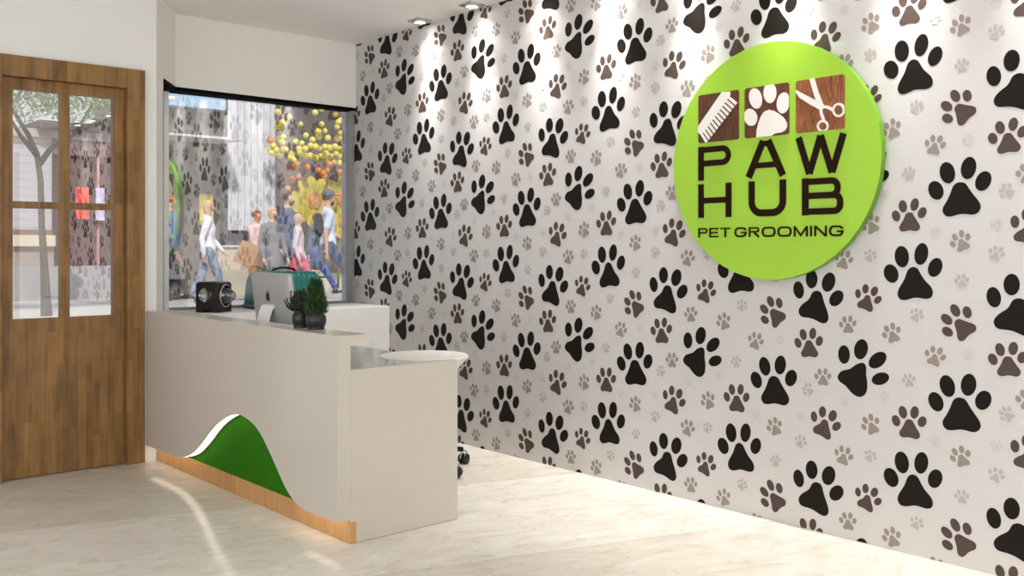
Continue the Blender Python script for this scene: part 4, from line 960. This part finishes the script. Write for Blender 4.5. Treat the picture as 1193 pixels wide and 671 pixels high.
    for g_ in 'lr':
        V.append(J[g_+'sh']); RA.append((.040*h,)*2); ed.append((3, len(V)-1)); i = len(V)-1
        if short_sleeve:
            V.append(J[g_+'sh'].lerp(J[g_+'el'], .7)); RA.append((.036*h,)*2); ed.append((i, i+1))
        else:
            V.append(J[g_+'el']); RA.append((.031*h,)*2); ed.append((i, i+1)); V.append(J[g_+'wr']); RA.append((.022*h,)*2); ed.append((i+1, i+2))
    skin_obj('coat' if coat else 'shirt', V, ed, RA, T, t, 1)
    V = [J['pel']+Vector((0, 0, .02*h))]; RA = [(.088*h, .064*h)]; ed = []
    for g_ in 'lr':
        V.append(J[g_+'hip']); RA.append((.060*h,)*2); ed.append((0, len(V)-1)); i = len(V)-1
        if shorts: V.append(J[g_+'kn']+Vector((0, 0, .03*h))); RA.append((.05*h,)*2); ed.append((i, i+1))
        else:
            V.append(J[g_+'kn']); RA.append((.045*h,)*2); ed.append((i, i+1)); V.append(J[g_+'an']+Vector((0, 0, .01*h))); RA.append((.032*h,)*2); ed.append((i+1, i+2))
    skin_obj('shorts' if shorts else 'trousers', V, ed, RA, Lg, t, 0)
    for g_ in 'lr':
        a, b = J[g_+'an'], J[g_+'toe']
        skin_obj('shoe', [a-Vector((.025*h, 0, .024*h)), a.lerp(b, .5)-Vector((0, 0, .006*h)), b+Vector((.01*h, 0, 0))], [(0, 1), (1, 2)], [(.025*h, .024*h), (.026*h, .022*h), (.022*h, .02*h)], cloth(shoe), t, 1)
    # hair shell over skull
    bm = bmesh.new(); bmesh.ops.create_icosphere(bm, subdivisions=3, radius=1)
    hc = J['head']+Vector((-.008*h, 0, .018*h))
    for v in bm.verts:
        low = hairlen if v.co.x < .15 else 0
        v.co = Vector((hc.x+v.co.x*.056*h*(1 if v.co.x < 0 else .9), hc.y+v.co.y*.049*h, hc.z+v.co.z*.055*h*(1+(low*1.6 if v.co.z < 0 else 0))))
    bmesh.ops.delete(bm, geom=[v for v in bm.verts if v.co.x > hc.x+.028*h and v.co.z < hc.z+.016*h], context='VERTS')
    if not hairlen: bmesh.ops.delete(bm, geom=[v for v in bm.verts if v.co.z < hc.z-.03*h], context='VERTS')
    link_mesh('hair', bm, cloth(hair), t, True)
    for sy in (-1, 1):
        bm = bmesh.new(); bmesh.ops.create_icosphere(bm, subdivisions=1, radius=.0055*h)
        bmesh.ops.translate(bm, verts=bm.verts, vec=J['head']+Vector((.037*h, sy*.017*h, .006*h))); link_mesh('eye', bm, cloth((40, 30, 28)), t, True)
        bm = bmesh.new(); bmesh.ops.create_icosphere(bm, subdivisions=1, radius=.014*h)
        for v in bm.verts: v.co = Vector((v.co.x*.6, v.co.y*.4, v.co.z))+J['head']+Vector((0, sy*.041*h, -.004*h))
        link_mesh('ear', bm, SKIN, t, True)
    bm = bmesh.new(); bx(bm, J['head'].x+.030*h, J['head'].x+.042*h, -.013*h, .013*h, J['head'].z-.033*h, J['head'].z-.028*h, .001); link_mesh('mouth', bm, cloth((160, 84, 76)), t)
    if cap:
        bm = bmesh.new(); lathe(bm, [(.062*h, 0), (.061*h, .02*h), (.048*h, .046*h), (.02*h, .058*h), (0, .06*h)], 24, tuple(hc+Vector((0, 0, .014*h))))
        bx(bm, hc.x+.04*h, hc.x+.105*h, -.035*h, .035*h, hc.z+.014*h, hc.z+.02*h)
        link_mesh('cap', bm, cloth(cap), t, True)
    if beard:
        bm = bmesh.new(); bmesh.ops.create_icosphere(bm, subdivisions=2, radius=1)
        for v in bm.verts: v.co = Vector((J['head'].x+.022*h+v.co.x*.03*h, v.co.y*.034*h, J['head'].z-.036*h+v.co.z*.028*h))
        link_mesh('beard', bm, cloth(beard), t, True)
    if trim:
        nm, c_ = trim
        bm = bmesh.new(); bmesh.ops.create_uvsphere(bm, u_segments=16, v_segments=10, radius=1)
        for v in bm.verts: v.co = J['chest']+Vector((-.085*h+v.co.x*.05*h, v.co.y*.075*h, v.co.z*.11*h-.02*h))
        link_mesh(nm, bm, cloth(c_), t, True)
    return t, J
G = GZ
person((6.12, 15.45, G), 1.74, 0, 'person with ginger hair in a blue top at the left edge of the window', (112, 130, 170), (60, 66, 84), (178, 96, 60), stride=.1)
person((6.48, 14.78, G), 1.62, -25, 'blonde person in a white top and light jeans near the green sign reflection', (236, 236, 240), (128, 142, 168), (206, 172, 120), stride=.14, hairlen=.6, arm=(.2, -.3), elb=(.5, .4))
person((6.55, 16.38, G), 1.45, 10, 'shorter person in dark blue standing behind the white-topped one', (96, 104, 120), (34, 44, 96), (70, 50, 40), stride=.08)
p3, _ = person((7.25, 14.65, G), 1.48, -60, 'person with auburn hair in a pink top holding paper bags', (222, 190, 188), (196, 186, 180), (168, 88, 56), stride=.05, arm=(.5, .35), elb=(.5, .7))
person((7.13, 13.86, G), 1.50, -75, 'blonde person in a long grey coat in front of the bearded man', (128, 126, 130), (92, 92, 100), (204, 178, 132), stride=.12, coat=1, hairlen=.4)
person((8.12, 15.22, G), 1.84, -50, 'bearded man in a blue-grey suit jacket near the middle of the window', (92, 104, 132), (70, 76, 98), (72, 54, 44), stride=.15, beard=(80, 52, 38), coat=.5)
person((7.82, 14.3, G), 1.43, -30, 'person in a pale top and pink trousers left of the striding one', (226, 214, 220), (226, 96, 132), (214, 180, 140), stride=.2, hairlen=.4)
person((8.87, 15.72, G), 1.50, -10, 'person in a grey-blue jacket striding right in bright blue trousers', (112, 122, 142), (78, 96, 176), (110, 66, 46), stride=.36, arm=(.6, -.6), lean=.15)
person((8.04, 13.72, G), 1.78, -20, 'man in a grey cap, white shirt and long blue shorts with a dark backpack', (220, 224, 232), (84, 98, 124), (96, 60, 44), shoe=(214, 200, 196), stride=.26, short_sleeve=True, cap=(104, 108, 114), shorts=True, beard=(112, 60, 40), arm=(.3, -.25), elb=(.8, .3), trim=('backpack', (36, 38, 52)))

def bag(loc, rz, w_, h_, lab, tiltx=0):
    t = tag(empty('paper_bag', loc, rz), lab, 'bag'); t.rotation_euler = (tiltx, 0, rz)
    m_ = noisy('kraft_paper', (226, 184, 138), .85, .08, (6, 6, 6))
    bm = bmesh.new()
    a = [bm.verts.new(p) for p in ((-w_, -.06, 0), (w_, -.06, 0), (w_, .06, 0), (-w_, .06, 0))]; b = [bm.verts.new(p) for p in ((-w_*.98, -.045, h_), (w_*.98, -.045, h_), (w_*.98, .045, h_), (-w_*.98, .045, h_))]
    for i in range(4): bm.faces.new((a[i], a[(i+1) % 4], b[(i+1) % 4], b[i]))
    bm.faces.new(a[::-1]); bmesh.ops.solidify(bm, geom=bm.faces[:], thickness=.003)
    link_mesh('bag_body', bm, m_, t)
    for y in (-.045, .045):
        bm = bmesh.new(); tube(bm, [(-w_*.4, y, h_-.02), (-w_*.36, y, h_+.07), (0, y, h_+.1), (w_*.36, y, h_+.07), (w_*.4, y, h_-.02)], .005, 6); link_mesh('bag_handle', bm, m_, t, True)
    return t
bag((6.88, 14.38, .98), R(-41), .16, .36, 'larger kraft paper bag swinging at the left of the auburn person', 0).rotation_euler = (0, R(24), R(-41))
bag((7.07, 14.27, .84), R(-30), .13, .30, 'smaller kraft paper bag hanging below the hand of the auburn person')

# ------------------------------------------------------------------ world, sun, camera
sl = bpy.data.lights.new('sun', 'SUN'); sl.energy = SUN_W; sl.angle = R(6); sl.color = (1, .97, .93)
so = bpy.data.objects.new('sun', sl); COL.objects.link(so); so.location = (0, 0, 12); so.rotation_euler = Vector((.25, .62, -.75)).to_track_quat('-Z', 'Y').to_euler()
wd = bpy.data.worlds.new('sky'); scene.world = wd; wd.use_nodes = True; nt = wd.node_tree
bg = nt.nodes['Background']
tcw = nt.nodes.new('ShaderNodeTexCoord'); spw = nt.nodes.new('ShaderNodeSeparateXYZ'); rw = nt.nodes.new('ShaderNodeValToRGB')
nt.links.new(tcw.outputs['Generated'], spw.inputs[0]); nt.links.new(spw.outputs['Z'], rw.inputs[0]); nt.links.new(rw.outputs[0], bg.inputs['Color'])
rw.color_ramp.elements[0].color = (.80, .84, .88, 1); rw.color_ramp.elements[1].color = (.62, .72, .88, 1)
bg.inputs['Strength'].default_value = SKY_W

cam = bpy.data.cameras.new('camera'); co = bpy.data.objects.new('camera', cam); COL.objects.link(co)
co.location = (0, 0, 1.25); co.rotation_euler = (R(90), 0, -math.atan2(.6587, .7524))
cam.sensor_width = 36; cam.lens = 36*1121/1193; cam.shift_y = -46.5/1193; cam.clip_start = .05
scene.camera = co
scene.view_settings.view_transform = 'Standard'; scene.view_settings.look = 'None'; scene.view_settings.exposure = EXPO; scene.view_settings.gamma = 1
scene.view_settings.use_curve_mapping = False
try:
    scene.cycles.use_denoising = True; scene.cycles.max_bounces = 10; scene.cycles.diffuse_bounces = 5; scene.cycles.glossy_bounces = 6; scene.cycles.transparent_max_bounces = 16
    scene.cycles.sample_clamp_indirect = 6; scene.cycles.caustics_reflective = False
except Exception: pass
